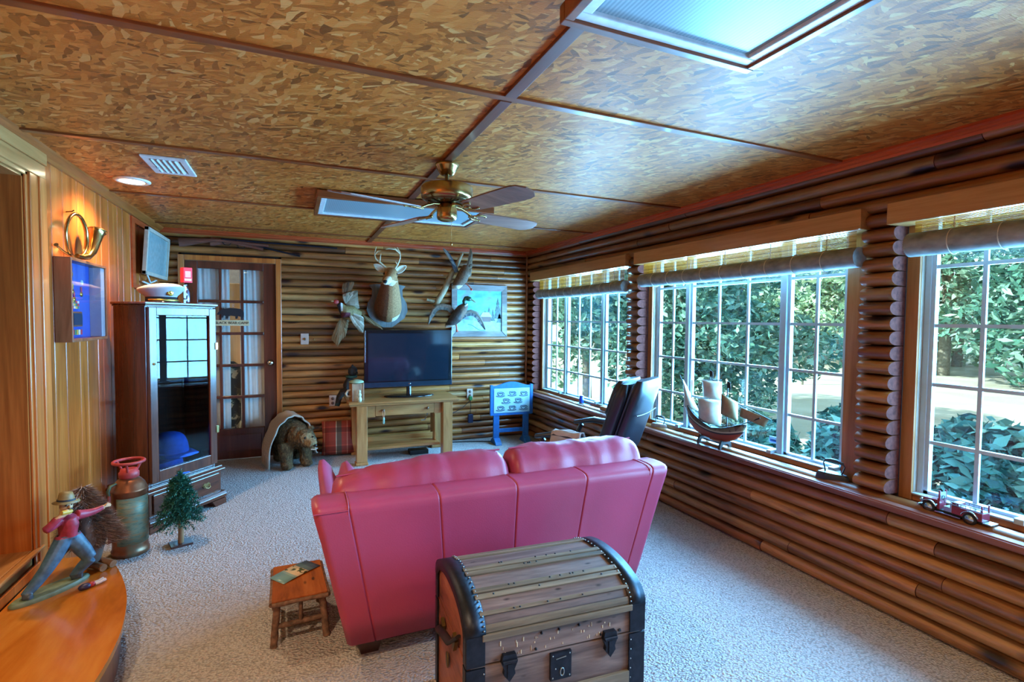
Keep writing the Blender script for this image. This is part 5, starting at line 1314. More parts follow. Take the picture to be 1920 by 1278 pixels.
# ------------------------------------------------------------------ rifles above the door
def rp(u, v): return (-1.05+(u-330)*.00475, 2.189-(v-450)*.0047+.0002*(u-330))
STK = wood('gunstock_walnut', (70, 36, 28), (112, 64, 52), (138, 88, 74), 0, 9, .08, .35, .3); BLU = plain('blued_steel', (38, 48, 64), .3, .7)
def rifle(label, pts, yy):
    B, M_, F_, E_ = (rp(*q) for q in pts)
    t = thing('rifle', label, 'rifle', (B[0], yy, B[1])); L = lambda q, dx=0, dz=0: (q[0]-B[0]+dx, 0, q[1]-B[1]+dz)
    d = Vector((M_[0]-B[0], 0, M_[1]-B[1])); n_ = Vector((-d.z, 0, d.x)).normalized()
    rings = []
    for f, w0, w1 in ((0, -.052, .036), (.1, -.05, .034), (.45, -.022, .03), (.75, -.006, .026), (1, -.012, .022)):
        c = d*f; rings.append([c+n_*(w0+(w1-w0)*(.5-.5*math.cos(q)))+Vector((0, .016*math.sin(q), 0)) for q in [2*PI*i/12 for i in range(12)]])
    MB().loft(rings).build('stock', STK, t)
    MB().tube([L(M_), L(F_)], [.017, .016], 10).build('fore_end', STK, t)
    MB().tube([L(M_, -.03, .012), L(M_, .11, .010)], .016, 10).build('receiver', BLU, t)
    MB().tube([L(M_, .05, .016), L(E_, 0, .004)], [.0105, .009], 10).build('barrel', BLU, t)
    mb = MB(); c = M_; mb.tube([L(c, -.02, -.012), L(c, .0, -.038), L(c, .04, -.038), L(c, .06, -.012)], .004, 6); mb.build('trigger_guard', BLU, t)
    for f in (.35, .8):
        p = Vector(L(F_))*f+Vector(L(E_))*(1-f)
    return t
rifle('long rifle lying level on the wall just below the ceiling over the door', [(337, 454), (418, 451), (500, 459), (640, 462)], YB-.055)
rifle('second rifle slanting down to the right above the French door', [(392, 450), (444, 456), (490, 466), (563, 481)], YB-.03)

# ------------------------------------------------------------------ bear camp sign on the door
t = thing('camp_sign', 'small wooden sign reading BLACK BEAR CAMP with a black bear silhouette on the French door', 'sign', (-.58, YB-.012, 1.40))
MB().box(-.155, .155, -.014, -.004, -.035, .022).build('name_board', wood('cream_board', (196, 170, 126), (216, 194, 152), (226, 208, 170), 0, 7, .1, .6), t, .002)
cu = bpy.data.curves.new('lettering', 'FONT'); cu.body = 'BLACK BEAR CAMP'; cu.size = .036; cu.align_x = 'CENTER'; cu.align_y = 'CENTER'; cu.extrude = .001; cu.space_character = .95
to = bpy.data.objects.new('lettering', cu); COL.objects.link(to)
me = bpy.data.meshes.new_from_object(to.evaluated_get(bpy.context.evaluated_depsgraph_get())); bpy.data.objects.remove(to)
lo = bpy.data.objects.new('lettering', me); COL.objects.link(lo); me.materials.append(plain('sign_ink', (28, 24, 22), .6)); lo.parent = t; lo.location = (0, -.0155, -.007); lo.rotation_euler = (PI/2, 0, 0)
BP = [(-.13, .085), (-.115, .105), (-.09, .125), (-.075, .142), (-.06, .135), (-.02, .145), (.03, .142), (.08, .135), (.10, .12), (.108, .09), (.104, .05), (.085, .03), (.078, .055), (.055, .062), (.05, .035), (.03, .035), (.03, .06), (-.01, .066), (-.03, .06), (-.035, .035), (-.058, .035), (-.055, .06), (-.07, .07), (-.078, .045), (-.095, .045), (-.09, .078), (-.11, .075), (-.128, .072)]
MB().prism(BP, 1, -.012, -.004).build('bear_silhouette', plain('black_cutout', (24, 28, 36), .5), t)
for x in (-.07, .06): MB().tube([(x, -.008, .02), (x, -.008, .05)], .0018, 5).build('hanging_wire', WIRE, t)

# ------------------------------------------------------------------ switch and outlet plates, adapter and cables
PLATE = plain('pinkish_wall_plate', (206, 176, 160), .4, vary=.05)
t = thing('dimmer_switch', 'pinkish wall plate with round dimmer knob beside the French door', 'switch', (.095, YB-.006, 1.228))
MB().box(-.04, .04, -.008, .01, -.058, .058).build('plate', PLATE, t, .003); MB().lathe([(.014, 0), (.013, .012), (.011, .016), (0, .016)], c=(0, -.008, 0), M=Matrix.Rotation(PI/2, 4, 'X'), n=18).build('knob', metal('aged_brass_knob', (150, 116, 76), .3), t)
t = thing('wall_hook', 'tiny brass hook on the logs right of the dimmer switch', 'hook', (.185, YB-.004, 1.225)); MB().tube([(0, 0.01, .008), (0, -.012, .006), (0, -.02, -.004), (0, -.012, -.012)], .004, 7).build('hook', BRASS, t)
for nm, x, z, lb in (('wall_outlet', .373, .555, 'pinkish outlet plate on the logs left of the oak table'), ('wall_outlet', 1.937, .56, 'pinkish outlet plate on the logs between the oak table and the blue stand')):
    t = thing(nm, lb, 'outlet', (x, YB-.006, z), 0, 'wall outlets')
    MB().box(-.037, .037, -.008, .01, -.058, .058).build('plate', PLATE, t, .003)
    for q in (-.024, .024): MB().lathe([(.017, 0), (.016, .004), (0, .004)], c=(0, -.008, q), M=Matrix.Rotation(PI/2, 4, 'X'), n=16).build('socket', plain('socket_brown', (120, 84, 72), .5), t)
t = thing('power_adapter', 'blue-black power adapter hanging by its cord below the right outlet', 'adapter', (1.935, YB-.03, .54))
MB().box(-.018, .018, -.03, .014, -.055, -.01).build('plug', plain('green_plug', (40, 130, 70), .4), t, .004)
MB().tube([(0, -.01, -.05), (.004, -.012, -.12), (-.002, -.012, -.2), (0, -.01, -.23)], .004, 7).build('cord', TB, t); MB().box(-.03, .03, -.03, .012, -.33, -.225).build('brick', plain('navy_adapter', (26, 34, 70), .4), t, .006)
MB().tube([(-.005, -.012, -.06), (-.1, -.015, -.14), (-.25, -.01, -.215), (-.4, -.02, -.24), (-.50, -.05, -.23)], .004, 7).build('television_cord', TB, t)
o = MB().tube([(1.45, 5.74, .006), (1.65, 5.76, .006), (1.85, 5.72, .006), (2.05, 5.66, .006), (2.16, 5.62, .006)], .006, 7).build('floor_cable', TB); tag(o, 'black cable running along the carpet below the back wall', 'cable')
t = thing('white_cable', 'white cable hanging behind the right side of the oak table', 'cable', (1.36, 5.72, .0)); MB().tube([(0, 0, .56), (.02, .0, .45), (.03, .0, .36), (.0, .0, .30), (-.04, .0, .30)], .006, 7).build('cord', plain('white_cord', (206, 206, 206), .5), t)
# ------------------------------------------------------------------ left wall: post horn, shadow box
t = thing('post_horn', 'coiled brass post horn hung on the boards above the blue shadow box', 'horn', (XL+.045, 3.66, 1.905)); t.scale = (.86, .86, .86)
P = []
for i in range(41):
    a = math.radians(-100-360*i/40); P.append((.012*math.sin(i/40*PI)-.012*(i > 30)*0+(-.012+.03*i/40), .150*math.cos(a), .138*math.sin(a)))
mb = MB(); mb.tube([(-.03, -.19, -.095), (-.022, -.14, -.118), (-.015, -.08, -.133)]+P[:], [.006, .007, .008]+[.0085+.006*i/40 for i in range(41)], 12)
E_ = P[-1]
bell = [(E_[0], E_[1], E_[2]), (.028, .03, -.140), (.035, .11, -.128), (.04, .17, -.085), (.042, .205, -.03), (.044, .232, .03), (.044, .246, .06), (.044, .250, .068)]
mb.tube(bell, [.0145, .016, .020, .027, .034, .041, .050, .060], 22, cap=False)
mb.build('coiled_tube', BRASS, t)
MB().tube([(.044, .2505+.0*j, .069) for j in range(1)]+[(.044, .251, .071)], [.061, .061], 22, cap=False).build('bell_rim', BRASS, t, solid=.004)
MB().lathe([(.012, 0), (.011, .006), (.005, .012), (.0055, .03)], c=(-.03, -.205, -.09), M=Matrix.Rotation(math.radians(-115), 4, 'X'), n=18).build('mouthpiece', metal('tarnished_nickel', (140, 140, 132), .3), t)
MB().tube([(-.044, 0, .15), (-.01, 0, .155), (.0, 0, .165)], .004, 7).build('wall_peg', BRASSD, t)

t = thing('shadow_box', 'wood-framed shadow box with blue backing, medals and ribbons on the left wall', 'shadow box', (XL, 3.775, 1.535))
hy, hz, dp, wv = .285, .232, .078, .016
WAL = wood('shadow_box_walnut', (92, 54, 34), (134, 84, 56), (160, 106, 76), 2, 9, .1, .4, .2)
mb = MB(); mb.box(.002, dp, -hy, -hy+wv, -hz, hz); mb.box(.002, dp, hy-wv, hy, -hz, hz); mb.box(.002, dp, -hy+wv, hy-wv, hz-wv, hz); mb.box(.002, dp, -hy+wv, hy-wv, -hz, -hz+wv); mb.build('frame', WAL, t, .002)
MB().box(.002, .012, -hy+wv, hy-wv, -hz+wv, hz-wv).build('backing', plain('blue_felt', (36, 84, 176), .9, vary=.08), t)
mb = MB(); mb.box(.0125, dp-.008, hy-wv-.07, hy-wv-.005, -hz+wv+.002, hz-wv-.002); mb.build('inner_lining', plain('grey_lining', (176, 176, 184), .8, vary=.05), t)
MB().box(dp-.006, dp-.003, -hy+wv, hy-wv, -hz+wv, hz-wv).build('glass', glass('shadow_box_glass', (.95, .97, 1), .9), t)
GOLD = metal('gilt_metal', (214, 170, 80), .3); RIB = [plain('ribbon_%s' % n, c, .7) for n, c in (('red', (190, 60, 70)), ('white', (220, 216, 206)), ('gold', (214, 176, 70)), ('green', (70, 130, 90)))]
for y, z, kind in ((-.08, .165, 0), (.07, .125, 1), (-.07, .065, 2), (.06, .055, 0), (-.05, .02, 0)):
    md = MB().lathe([(.016, 0), (.014, .005), (.006, .007), (0, .007)], c=(.013, y, z-.012), M=Matrix.Rotation(PI/2, 4, 'Y'), n=10).build('medal', GOLD if kind != 1 else RIB[1], t)
    if kind != 1: MB().box(.013, .016, y-.010, y+.010, z+.004, z+.032).build('medal_ribbon', RIB[kind], md)
mb = None
for i in range(4):
    for j in range(3): MB().box(.013, .017, -.095+.028*i, -.069+.028*i, -.045+.016*j, -.031+.016*j).build('ribbon_bar', RIB[(i+j) % 4], t)
mb = MB(); mb.box(.013, .020, -.11, .05, -.15, -.062); pl_ = mb.build('inset_plaque', WAL, t, .002); MB().box(.0205, .022, -.085, .045, -.14, -.072).build('dark_plate', plain('dark_teal_plate', (28, 60, 78), .3), pl_)
for i in range(6): MB().box(.013, .017, -.12+.03*i, -.096+.03*i, -.198, -.168).build('ribbon_bar', RIB[(i*3+1) % 4], t)

# ------------------------------------------------------------------ on the cabinet: service cap and tall box
CT = 1.549
t = thing('service_cap', 'white officer service cap with gold badge on top of the curio cabinet', 'cap', (-.875, 4.335, CT), math.radians(38))
CWH = plain('white_cap_cloth', (184, 186, 188), .8, vary=.04)
def ovals(data, n=36):
    return [[(r*1.0*math.cos(q), r*1.08*math.sin(q)+oy, z+tilt*math.sin(q)*-1) for q in [2*PI*i/n for i in range(n)]] for r, z, oy, tilt in data]
MB().loft(ovals([(.092, .035, 0, 0), (.098, .048, 0, .004), (.125, .072, 0, .012), (.140, .090, 0, .018), (.138, .102, 0, .020), (.115, .112, 0, .020), (.07, .118, 0, .018), (.02, .119, 0, .012)])).build('crown', CWH, t)
MB().loft(ovals([(.090, .004, 0, 0), (.0935, .006, 0, 0), (.0935, .045, 0, 0), (.09, .046, 0, 0)])).build('band', plain('black_mohair_band', (22, 26, 32), .8), t)
rings = []
for i in range(17):
    q = math.radians(205+130*i/16); c, s = math.cos(q), math.sin(q); e = math.sin(PI*i/16)**.6
    rings.append([(.092*c, .099*s, .016), (.092*c+.03*e*c, .099*s+.03*e*s, .008), (.092*c+.052*e*c, .099*s+.055*e*s, -.0+.001)])
MB().loft(rings, 0, False, False).build('visor', plain('patent_leather', (14, 15, 18), .12, coat=.6), t, solid=.003)
MB().tube([(.0975*math.cos(math.radians(195+150*i/20)), .105*math.sin(math.radians(195+150*i/20)), .017) for i in range(21)], .006, 8, flat=1.2).build('gold_strap', metal('gold_braid', (220, 180, 90), .4), t)
mb = MB(); mb.ell((0, -.119, .070), (.024, .008, .026), nu=18, nv=12); mb.ell((0, -.126, .072), (.011, .006, .016)); bg_ = mb.build('badge', GOLD, t)
t = thing('tall_box', 'tall narrow red and clear bottle box standing on the curio cabinet', 'box', (-.735, 4.425, CT), math.radians(30))
MB().box(-.03, .03, -.03, .03, .15, .262).build('lid', plain('red_pink_print', (176, 30, 58), .4), t, .003)
MB().box(-.03, .03, -.03, .03, .0, .149).build('window_sleeve', glass('clear_sleeve', (.75, .72, .82), 1.5), t)
MB().lathe([(.02, .004), (.022, .01), (.022, .08), (.012, .105), (.010, .14), (.0, .142)], n=18).build('bottle', metal('silver_bottle', (186, 184, 192), .3), t)
MB().box(-.022, .022, -.0315, -.0302, .165, .18).build('printed_stripe', RIB[1], t); MB().box(-.018, .018, -.0315, -.0302, .19, .235).build('printed_panel', plain('pale_pink_print', (220, 150, 160), .5), t)

# ------------------------------------------------------------------ antique fire extinguisher
t = thing('fire_extinguisher', 'antique copper fire extinguisher with red cap ring beside the curio cabinet', 'fire extinguisher', (-.938, 3.745, 0))
k = NT('worn_copper'); f = k.noise(k.coord((1, 1, .6)), 7, 4); k.base(k.ramp(f, [(.35, lin((112, 66, 48))), (.55, lin((150, 92, 62))), (.7, lin((120, 128, 106)))])); k.set(.38, .75); COP = k.m
MB().lathe([(.090, .0), (.097, .006), (.097, .03), (.092, .036), (.091, .06), (.091, .385), (.095, .390), (.095, .398), (.090, .404), (.080, .432), (.06, .456), (.045, .466), (.04, .470)], n=40).build('tank', COP, t)
k = NT('verdigris_label'); f = k.noise(k.coord((8, 8, 40)), 2.2, 4, .7); k.base(k.ramp(f, [(.35, lin((90, 110, 96))), (.5, lin((126, 140, 118))), (.62, lin((150, 122, 84)))])); k.set(.5, .3)
rings = [[(.0925*math.cos(q), .0925*math.sin(q), z) for q in [math.radians(-120+130*i/24) for i in range(25)]] for z in (.075, .16, .25, .36)]
MB().loft(rings, 0, False, False).build('embossed_label', k.m, t, solid=.002)
REDP = plain('faded_red_paint', (176, 56, 56), .5, vary=.2)
cp_ = MB().lathe([(.042, .466), (.052, .472), (.052, .50), (.046, .506), (.043, .52), (.03, .522)], n=30).build('cap', REDP, t)
MB().tube([(.078*math.cos(q), .078*math.sin(q), .565) for q in [2*PI*i/40 for i in range(40)]], .009, 9, loop=True).build('hand_ring', REDP, cp_)
for q in (.6, 2.7, 4.8): MB().tube([(.044*math.cos(q), .044*math.sin(q), .51), (.06*math.cos(q), .06*math.sin(q), .54), (.076*math.cos(q), .076*math.sin(q), .563)], .007, 7).build('ring_arm', REDP, cp_)
MB().tube([(-.05, -.055, .45), (-.075, -.07, .44), (-.085, -.075, .41), (-.08, -.072, .38)], [.008, .010, .010, .007], 8).build('hose_fitting', metal('green_patina_brass', (110, 130, 110), .4), t)
MB().tube([(-.08, -.072, .385), (-.088, -.07, .30), (-.08, -.075, .2), (-.085, -.07, .1)], .009, 8).build('hose', plain('faded_red_hose', (150, 70, 66), .7), t)

# ------------------------------------------------------------------ small artificial pine
t = thing('tabletop_pine', 'small artificial green pine tree on a dark square base in front of the cabinet', 'artificial tree', (-.678, 3.76, 0), math.radians(20))
MB().box(-.06, .06, -.05, .05, 0, .014).build('base', wood('pine_base', (50, 30, 30), (80, 52, 48), (98, 68, 60), 0), t, .002)
MB().tube([(0, 0, .012), (.002, 0, .08), (0, 0, .2), (0, 0, .38)], [.017, .016, .012, .004], 10).build('trunk', wood('pine_stick', (110, 78, 50), (150, 112, 76), (176, 140, 104), 2), t)
GRN_ = leafmat('artificial_needles', (16, 60, 56), (34, 104, 90), (84, 156, 134))
mb = MB()
def sprig(p, d, L):
    n = 9
    for i in range(n):
        u = i/(n-1); c = p+d*L*u+Vector((0, 0, -.35*L*u*u))
        for s in range(7):
            v = Vector((rnd.gauss(0, 1), rnd.gauss(0, 1), rnd.gauss(0, 1))).normalized(); v = (v+d*.8).normalized(); w = v.cross(Vector((rnd.random(), rnd.random(), rnd.random()))).normalized()*.0028; l_ = .024*rnd.uniform(.7, 1.2)
            mb.add([c-w, c+w, c+v*l_+w*.4, c+v*l_-w*.4], [(0, 1, 2, 3)], 0, False, rnd.random())
for i in range(120):
    z = .13+.27*(i/120)**1.1; r = .125*(1-(z-.13)/.34)**.85; a = i*2.4
    sprig(Vector((.01*math.cos(a), .01*math.sin(a), z+.03)), Vector((math.cos(a), math.sin(a), rnd.uniform(-.2, .15))), r*rnd.uniform(.75, 1.15))
for i in range(6): sprig(Vector((0, 0, .38+.01*i)), Vector((rnd.uniform(-.3, .3), rnd.uniform(-.3, .3), 1)).normalized(), .055)
mb.build('needles', GRN_, t, attr=True, fix=False)

# ------------------------------------------------------------------ bristly bundle on the step
t = thing('bristle_bundle', 'brown bristly cone-shaped bundle of twigs lying behind the lumberjack figurine', 'decoration', (-.95, 3.13, .19))
k = NT('brown_bristles'); at = k.n('ShaderNodeAttribute'); at.attribute_name = 'rnd'; k.base(k.ramp(at.outputs['Fac'], [(0, lin((84, 58, 52))), (.45, lin((148, 112, 98))), (.8, lin((188, 152, 132))), (1, lin((220, 192, 170)))])); k.set(.8); BRI = k.m
apex = Vector((-.04, .05, .40)); cen = Vector((.005, 0, .13))
mb = MB()
for i in range(8000):
    u = rnd.random()**.75; a = rnd.uniform(0, 2*PI)
    c = apex.lerp(cen, u); r = .125*u**.8+.006
    c2 = c+Vector((math.cos(a)*r*.95, math.sin(a)*r*.55, 0))
    d = (Vector((math.cos(a)*.9, math.sin(a)*.5, -.35))+Vector((.35, -.1, .12))+Vector((rnd.gauss(0, .22), rnd.gauss(0, .22), rnd.gauss(0, .22)))).normalized()
    L = rnd.uniform(.03, .06); w = d.cross(Vector((rnd.random(), rnd.random(), rnd.random()+.1))).normalized()*.0018
    if c2.z-.01 < 0: continue
    e = c2+d*L
    if e.z < .002: e.z = .002
    mb.add([c2-w, c2+w, e], [(0, 1, 2)], 0, False, rnd.random())
mb.build('bristles', BRI, t, attr=True, fix=False)
mb = MB(); mb.tube([tuple(apex-Vector((0, 0, .02))), tuple(apex.lerp(cen, .3)), tuple(apex.lerp(cen, .7)), tuple(cen), (.01, 0, .03)], [.006, .04, .085, .10, .05], 14, flat=.6); mb.build('core', plain('bristle_core', (96, 72, 62), .9), t)
for x, y in ((.045, -.055), (.075, -.02)): MB().tube([(x-.06, y+.05, .022), (x, y, .024), (x+.03, y-.025, .020)], [.016, .017, .018], 10).build('branch_stub', wood('cut_branch', (110, 76, 52), (150, 110, 80), (190, 150, 110), 0), t)

# ------------------------------------------------------------------ lumberjack figurine
ang = math.atan2(.755, .656)
t = thing('lumberjack_figurine', 'painted lumberjack figurine in red shirt and hat, one arm stretched out, on the step', 'figurine', (-1.04, 2.90, .19), ang)
BASEG = plain('mossy_green_base', (112, 124, 96), .5, vary=.3)
mb = MB(); mb.loft([[(.015+.155*f*math.cos(q), .052*f*math.sin(q), z) for q in [2*PI*i/32 for i in range(32)]] for f, z in ((1, 0), (1.02, .006), (1.0, .014), (.93, .02))], 0); mb.build('base', BASEG, t, label='mossy green oval base')
JE = plain('blue_jeans_paint', (74, 104, 126), .45, vary=.35, scale=40); SH_ = plain('red_shirt_paint', (166, 52, 72), .45, vary=.25, scale=40); SK = plain('figurine_skin', (206, 162, 120), .5, vary=.08); BOOT = plain('figurine_boot', (72, 80, 88), .4)
mb = MB()
mb.tube([(.078, 0, .35), (.078, 0, .325)], .02, 12)
mb.tube([(.078, 0, .335), (.085, 0, .318), (.09, 0, .285), (.088, 0, .25), (.088, 0, .225)], [.026, .046, .05, .044, .043], 16, flat=.72)
mb.tube([(.072, 0, .225), (.032, -.005, .165), (-.008, -.01, .115), (-.045, -.005, .07), (-.085, 0, .03)], [.036, .034, .028, .024, .018], 12)
mb.tube([(.104, 0, .22), (.13, -.03, .155), (.152, -.045, .105)], [.037, .034, .027], 12); mb.tube([(.152, -.045, .105), (.125, -.02, .065), (.10, -.005, .028)], [.027, .023, .018], 12)
mb.tube([(-.085, 0, .028), (-.075, -.03, .026)], [.018, .013], 10); mb.tube([(.098, -.0, .028), (.128, -.028, .027)], [.017, .013], 10)
mb.tube([(.05, 0, .318), (.018, -.012, .305), (-.012, -.022, .298)], [.024, .021, .018], 12); mb.tube([(-.012, -.022, .298), (.018, -.045, .335), (.045, -.052, .358)], [.018, .015, .012], 12)
mb.tube([(.125, 0, .316), (.165, 0, .308), (.20, -.005, .308), (.238, -.01, .316)], [.024, .020, .016, .012], 12)
mb.ell((.080, -.006, .378), (.025, .027, .033)); mb.ell((.052, -.055, .362), (.014, .012, .014)); mb.ell((.252, -.012, .320), (.016, .008, .010))
def lj(p):
    if p.z > .337 and .045 < p.x < .115 and p.y > -.04: return 2
    if p.x > .232 or (p.y < -.046 and p.z > .345): return 2
    if p.z > .232: return 1
    if p.z < .045: return 3
    return 0
bd = mb.fuse('body', [JE, SH_, SK, BOOT], t, .0042, 3, lj)
for i in range(4): MB().tube([(.236, -.012+.004*i-.006, .318), (.258, -.016+.005*i-.006, .322+.003*(i-1.5)), (.270-.004*abs(i-1.5), -.016+.005*i-.006, .322+.004*(i-1.5))], [.004, .0038, .0028], 7).build('finger', SK, bd)
MB().tube([(.243, -.016, .322), (.250, -.020, .333)], [.0045, .003], 7).build('thumb', SK, bd)
MB().loft([[(.082+rx*math.cos(q), -.004+ry*math.sin(q), z-.10*rx*math.cos(q)*.8) for q in [2*PI*i/28 for i in range(28)]] for rx, ry, z in ((.050, .048, .392), (.052, .050, .395), (.033, .033, .402), (.029, .030, .42), (.024, .026, .438), (.010, .012, .442))]).build('hat', plain('tan_hat_paint', (142, 112, 66), .5, vary=.2), bd)
MB().loft([[(.082+rx*math.cos(q), -.004+ry*math.sin(q), z-.10*rx*math.cos(q)*.8) for q in [2*PI*i/28 for i in range(28)]] for rx, ry, z in ((.035, .035, .4015), (.034, .0345, .409))]).build('hat_band', plain('hat_band_paint', (40, 44, 54), .5), bd)
mb = MB(); mb.tube([(.062, -.034, .364), (.072, -.038, .366), (.08, -.037, .366), (.092, -.034, .363)], [.003, .006, .006, .003], 8); mb.build('moustache', plain('dark_hair_paint', (50, 38, 34), .6), bd)
MB().ell((.076, -.036, .376), (.006, .008, .009), nu=10, nv=8).build('nose', SK, bd)
for x in (.066, .088): MB().ell((x, -.030, .384), (.004, .004, .003), nu=8, nv=6).build('eye', plain('dark_hair_paint', (50, 38, 34), .6), bd)
mb = MB(); mb.tube([(.03, -.058, .366), (.055, -.056, .362), (.074, -.050, .36)], [.010, .011, .009], 10); mb.build('harmonica', plain('golden_yellow_paint', (206, 164, 60), .4), bd)
for i in range(5): MB().tube([(.090, -.037+.001*i, .318-.016*i), (.0905, -.040, .318-.016*i)], .0035, 8).build('button', plain('pale_button', (206, 180, 150), .5), bd)
MB().tube([(.088+.044*math.cos(q), .032*math.sin(q), .236) for q in [2*PI*i/30 for i in range(30)]], .005, 6, loop=True).build('belt', BOOT, bd)
# little toy figure
t = thing('toy_figure', 'tiny red, blue and white toy figure lying on the step', 'toy', (-.875, 2.90, .19), math.radians(40))
mb = MB(); mb.ell((-.03, 0, .014), (.026, .018, .013)); mb.build('body', plain('toy_dark_blue', (48, 44, 84), .4), t); MB().ell((-.004, 0, .013), (.016, .014, .012)).build('shirt', plain('toy_red', (176, 50, 60), .4), t)
for y in (-.007, .009): MB().tube([(.008, y, .011), (.03, y*1.2, .012), (.05, y*1.2+.004, .014)], [.007, .006, .007], 9).build('leg', plain('toy_white', (214, 204, 204), .4), t)

# ------------------------------------------------------------------ brown bear with throw blanket
k = NT('brown_bear_fur'); f = k.noise(k.coord((1, 1, .5)), 60, 4, .7); k.base(k.ramp(f, [(.3, lin((48, 32, 18))), (.5, lin((92, 68, 40))), (.7, lin((134, 106, 66)))])); k.set(.9); k.bump(f, .8, .01); FUR = k.m
k = NT('tan_bear_muzzle'); f = k.noise(k.coord((1, 1, .5)), 60, 4, .7); k.base(k.ramp(f, [(.3, lin((96, 72, 46))), (.7, lin((166, 134, 92)))])); k.set(.9); k.bump(f, .8, .01); MUZ = k.m
t = thing('bear_figure', 'shaggy brown bear figure standing under a throw beside the French door', 'bear', (-.03, 5.45, 0), math.radians(13))
mb = MB()
mb.tube([(0, .28, .27), (0, .16, .30), (0, .02, .31), (.01, -.10, .29)], [.11, .152, .155, .13], 18)
mb.tube([(.01, -.10, .31), (.05, -.17, .30)], [.11, .10], 16); mb.ell((.07, -.215, .295), (.092, .085, .088)); mb.tube([(.085, -.25, .275), (.105, -.315, .250), (.112, -.345, .242)], [.062, .046, .036], 14)
for x, y in ((-.085, -.12), (.10, -.09)): mb.tube([(x, y+.03, .24), (x, y, .14), (x, y-.012, .06), (x, y-.02, .04)], [.075, .062, .054, .056], 14); mb.ell((x, y-.045, .034), (.055, .07, .034))
for x in (-.085, .085): mb.tube([(x, .22, .24), (x, .20, .14), (x, .23, .06)], [.085, .065, .052], 14); mb.ell((x, .20, .032), (.052, .07, .032))
for x in (.005, .135): mb.ell((x, -.185, .378), (.028, .016, .030))
bb = mb.fuse('body', [FUR, MUZ], t, .010, 2, lambda p: 1 if p.y < -.275 else 0, disp=lambda p: .007*noise.noise(p*38)+.006*noise.noise(p*75))
MB().ell((.118, -.378, .248), (.019, .012, .014), nu=12, nv=8).build('nose', NOSE, bb)
for x in (.045, .118): MB().ell((x, -.287-.008, .316), (.010, .008, .010), nu=10, nv=8).build('eye', NOSE, bb)
MB().tube([(.085, -.352, .213), (.115, -.362, .208), (.145, -.345, .214)], .006, 7).build('mouth', plain('pale_mouth', (186, 160, 140), .6), bb)
mb = MB()
for i in range(3200):
    p = bb.data.polygons[rnd.randrange(len(bb.data.polygons))]; c = p.center; n_ = p.normal
    if c.y > .1 and c.z > .2: continue
    d = (n_*.6+Vector((0, -.1, -.8))+Vector((rnd.gauss(0, .25), rnd.gauss(0, .25), rnd.gauss(0, .25)))).normalized(); w = d.cross(n_).normalized()*.0022; L = rnd.uniform(.012, .026)
    e = c+d*L
    if e.z < .001 or (c.y < -.29): continue
    mb.add([c-w-n_*.002, c+w-n_*.002, e], [(0, 1, 2)], 0, False)
mb.build('shaggy_fur', FUR, t, fix=False)
k = NT('knit_throw'); wv_ = k.n('ShaderNodeTexWave'); wv_.inputs['Scale'].default_value = 60; wv_.inputs['Distortion'].default_value = .4; k.l(k.coord(), wv_.inputs['Vector']); k.base(k.ramp(wv_.outputs['Fac'], [(0, lin((176, 156, 140))), (1, lin((216, 200, 184)))])); k.set(.95); k.bump(wv_.outputs['Fac'], .3, .004)
rings = []
for i in range(15):
    y = -.09+.33*i/14; row = []
    for j in range(41):
        a = PI*(1.0-j/40); s = math.sin(a); c = math.cos(a)
        hgt = .485*max(0, s)**.62; x = c*(.172+.045*(1-s)**1.2)+.004*math.sin(y*60+j)
        z = .012+hgt
        if c < -.2: x -= .03*(-c-.2); 
        if c > 0: x += .012*math.sin(j*1.1)*c; z = max(z, .10*c) if c > .9 else z
        row.append((x, y+.012*math.sin(j*.7)*(abs(c))-.03*max(0, -c), z+.004*math.sin(j*1.3+i)))
    rings.append(row)
mb = MB(); mb.loft(rings, 0, False, False)
o = mb.build('throw_blanket', k.m, solid=.012); o.location = (-.03, 5.45, 0); o.rotation_euler = (0, 0, math.radians(13)); tag(o, 'beige knit throw draped over the brown bear figure', 'blanket')

# ------------------------------------------------------------------ plaid cushion
k = NT('plaid_weave'); sp = k.n('ShaderNodeSeparateXYZ'); k.l(k.coord(), sp.inputs[0])
u_ = k.ramp(k.math('FRACT', k.math('MULTIPLY', k.math('ADD', sp.outputs[0], 1.0), 4.4)), [(0, lin((150, 56, 40))), (.3, lin((196, 178, 150))), (.33, lin((96, 72, 58))), (.55, lin((156, 60, 44))), (.78, lin((190, 120, 96))), (.82, lin((140, 50, 38)))], 'CONSTANT')
v_ = k.ramp(k.math('FRACT', k.math('MULTIPLY', k.math('ADD', sp.outputs[2], 1.0), 5.2)), [(0, (1, 1, 1)), (.4, (1.25, 1.1, 1.0)), (.45, (.62, .6, .58)), (.7, (1, 1, 1)), (.74, (1.3, 1.2, 1.15)), (.78, (.9, .9, .9))], 'CONSTANT')
k.base(k.mix(1.0, u_, v_, 'MULTIPLY')); k.set(.9); PLAID = k.m
rings = []
for i in range(25):
    v = -1+2*i/24; ring = []
    for j in range(32):
        a = 2*PI*j/32; c, s = math.cos(a), math.sin(a); e = (1-abs(v)**5)**.5
        ring.append((math.copysign(abs(c)**.5, c)*.165*(.93+.07*abs(v)), math.copysign(abs(s)**.7, s)*.075*max(e, .06)*(.35+.65*(1-abs(c)**4)), v*.175))
    rings.append(ring)
o = MB().loft(rings).build('plaid_cushion', PLAID); o.location = (.415, 5.66, .188); o.rotation_euler = (math.radians(-16), 0, math.radians(-4)); tag(o, 'rust red plaid cushion leaning on the logs between bear and table', 'cushion')

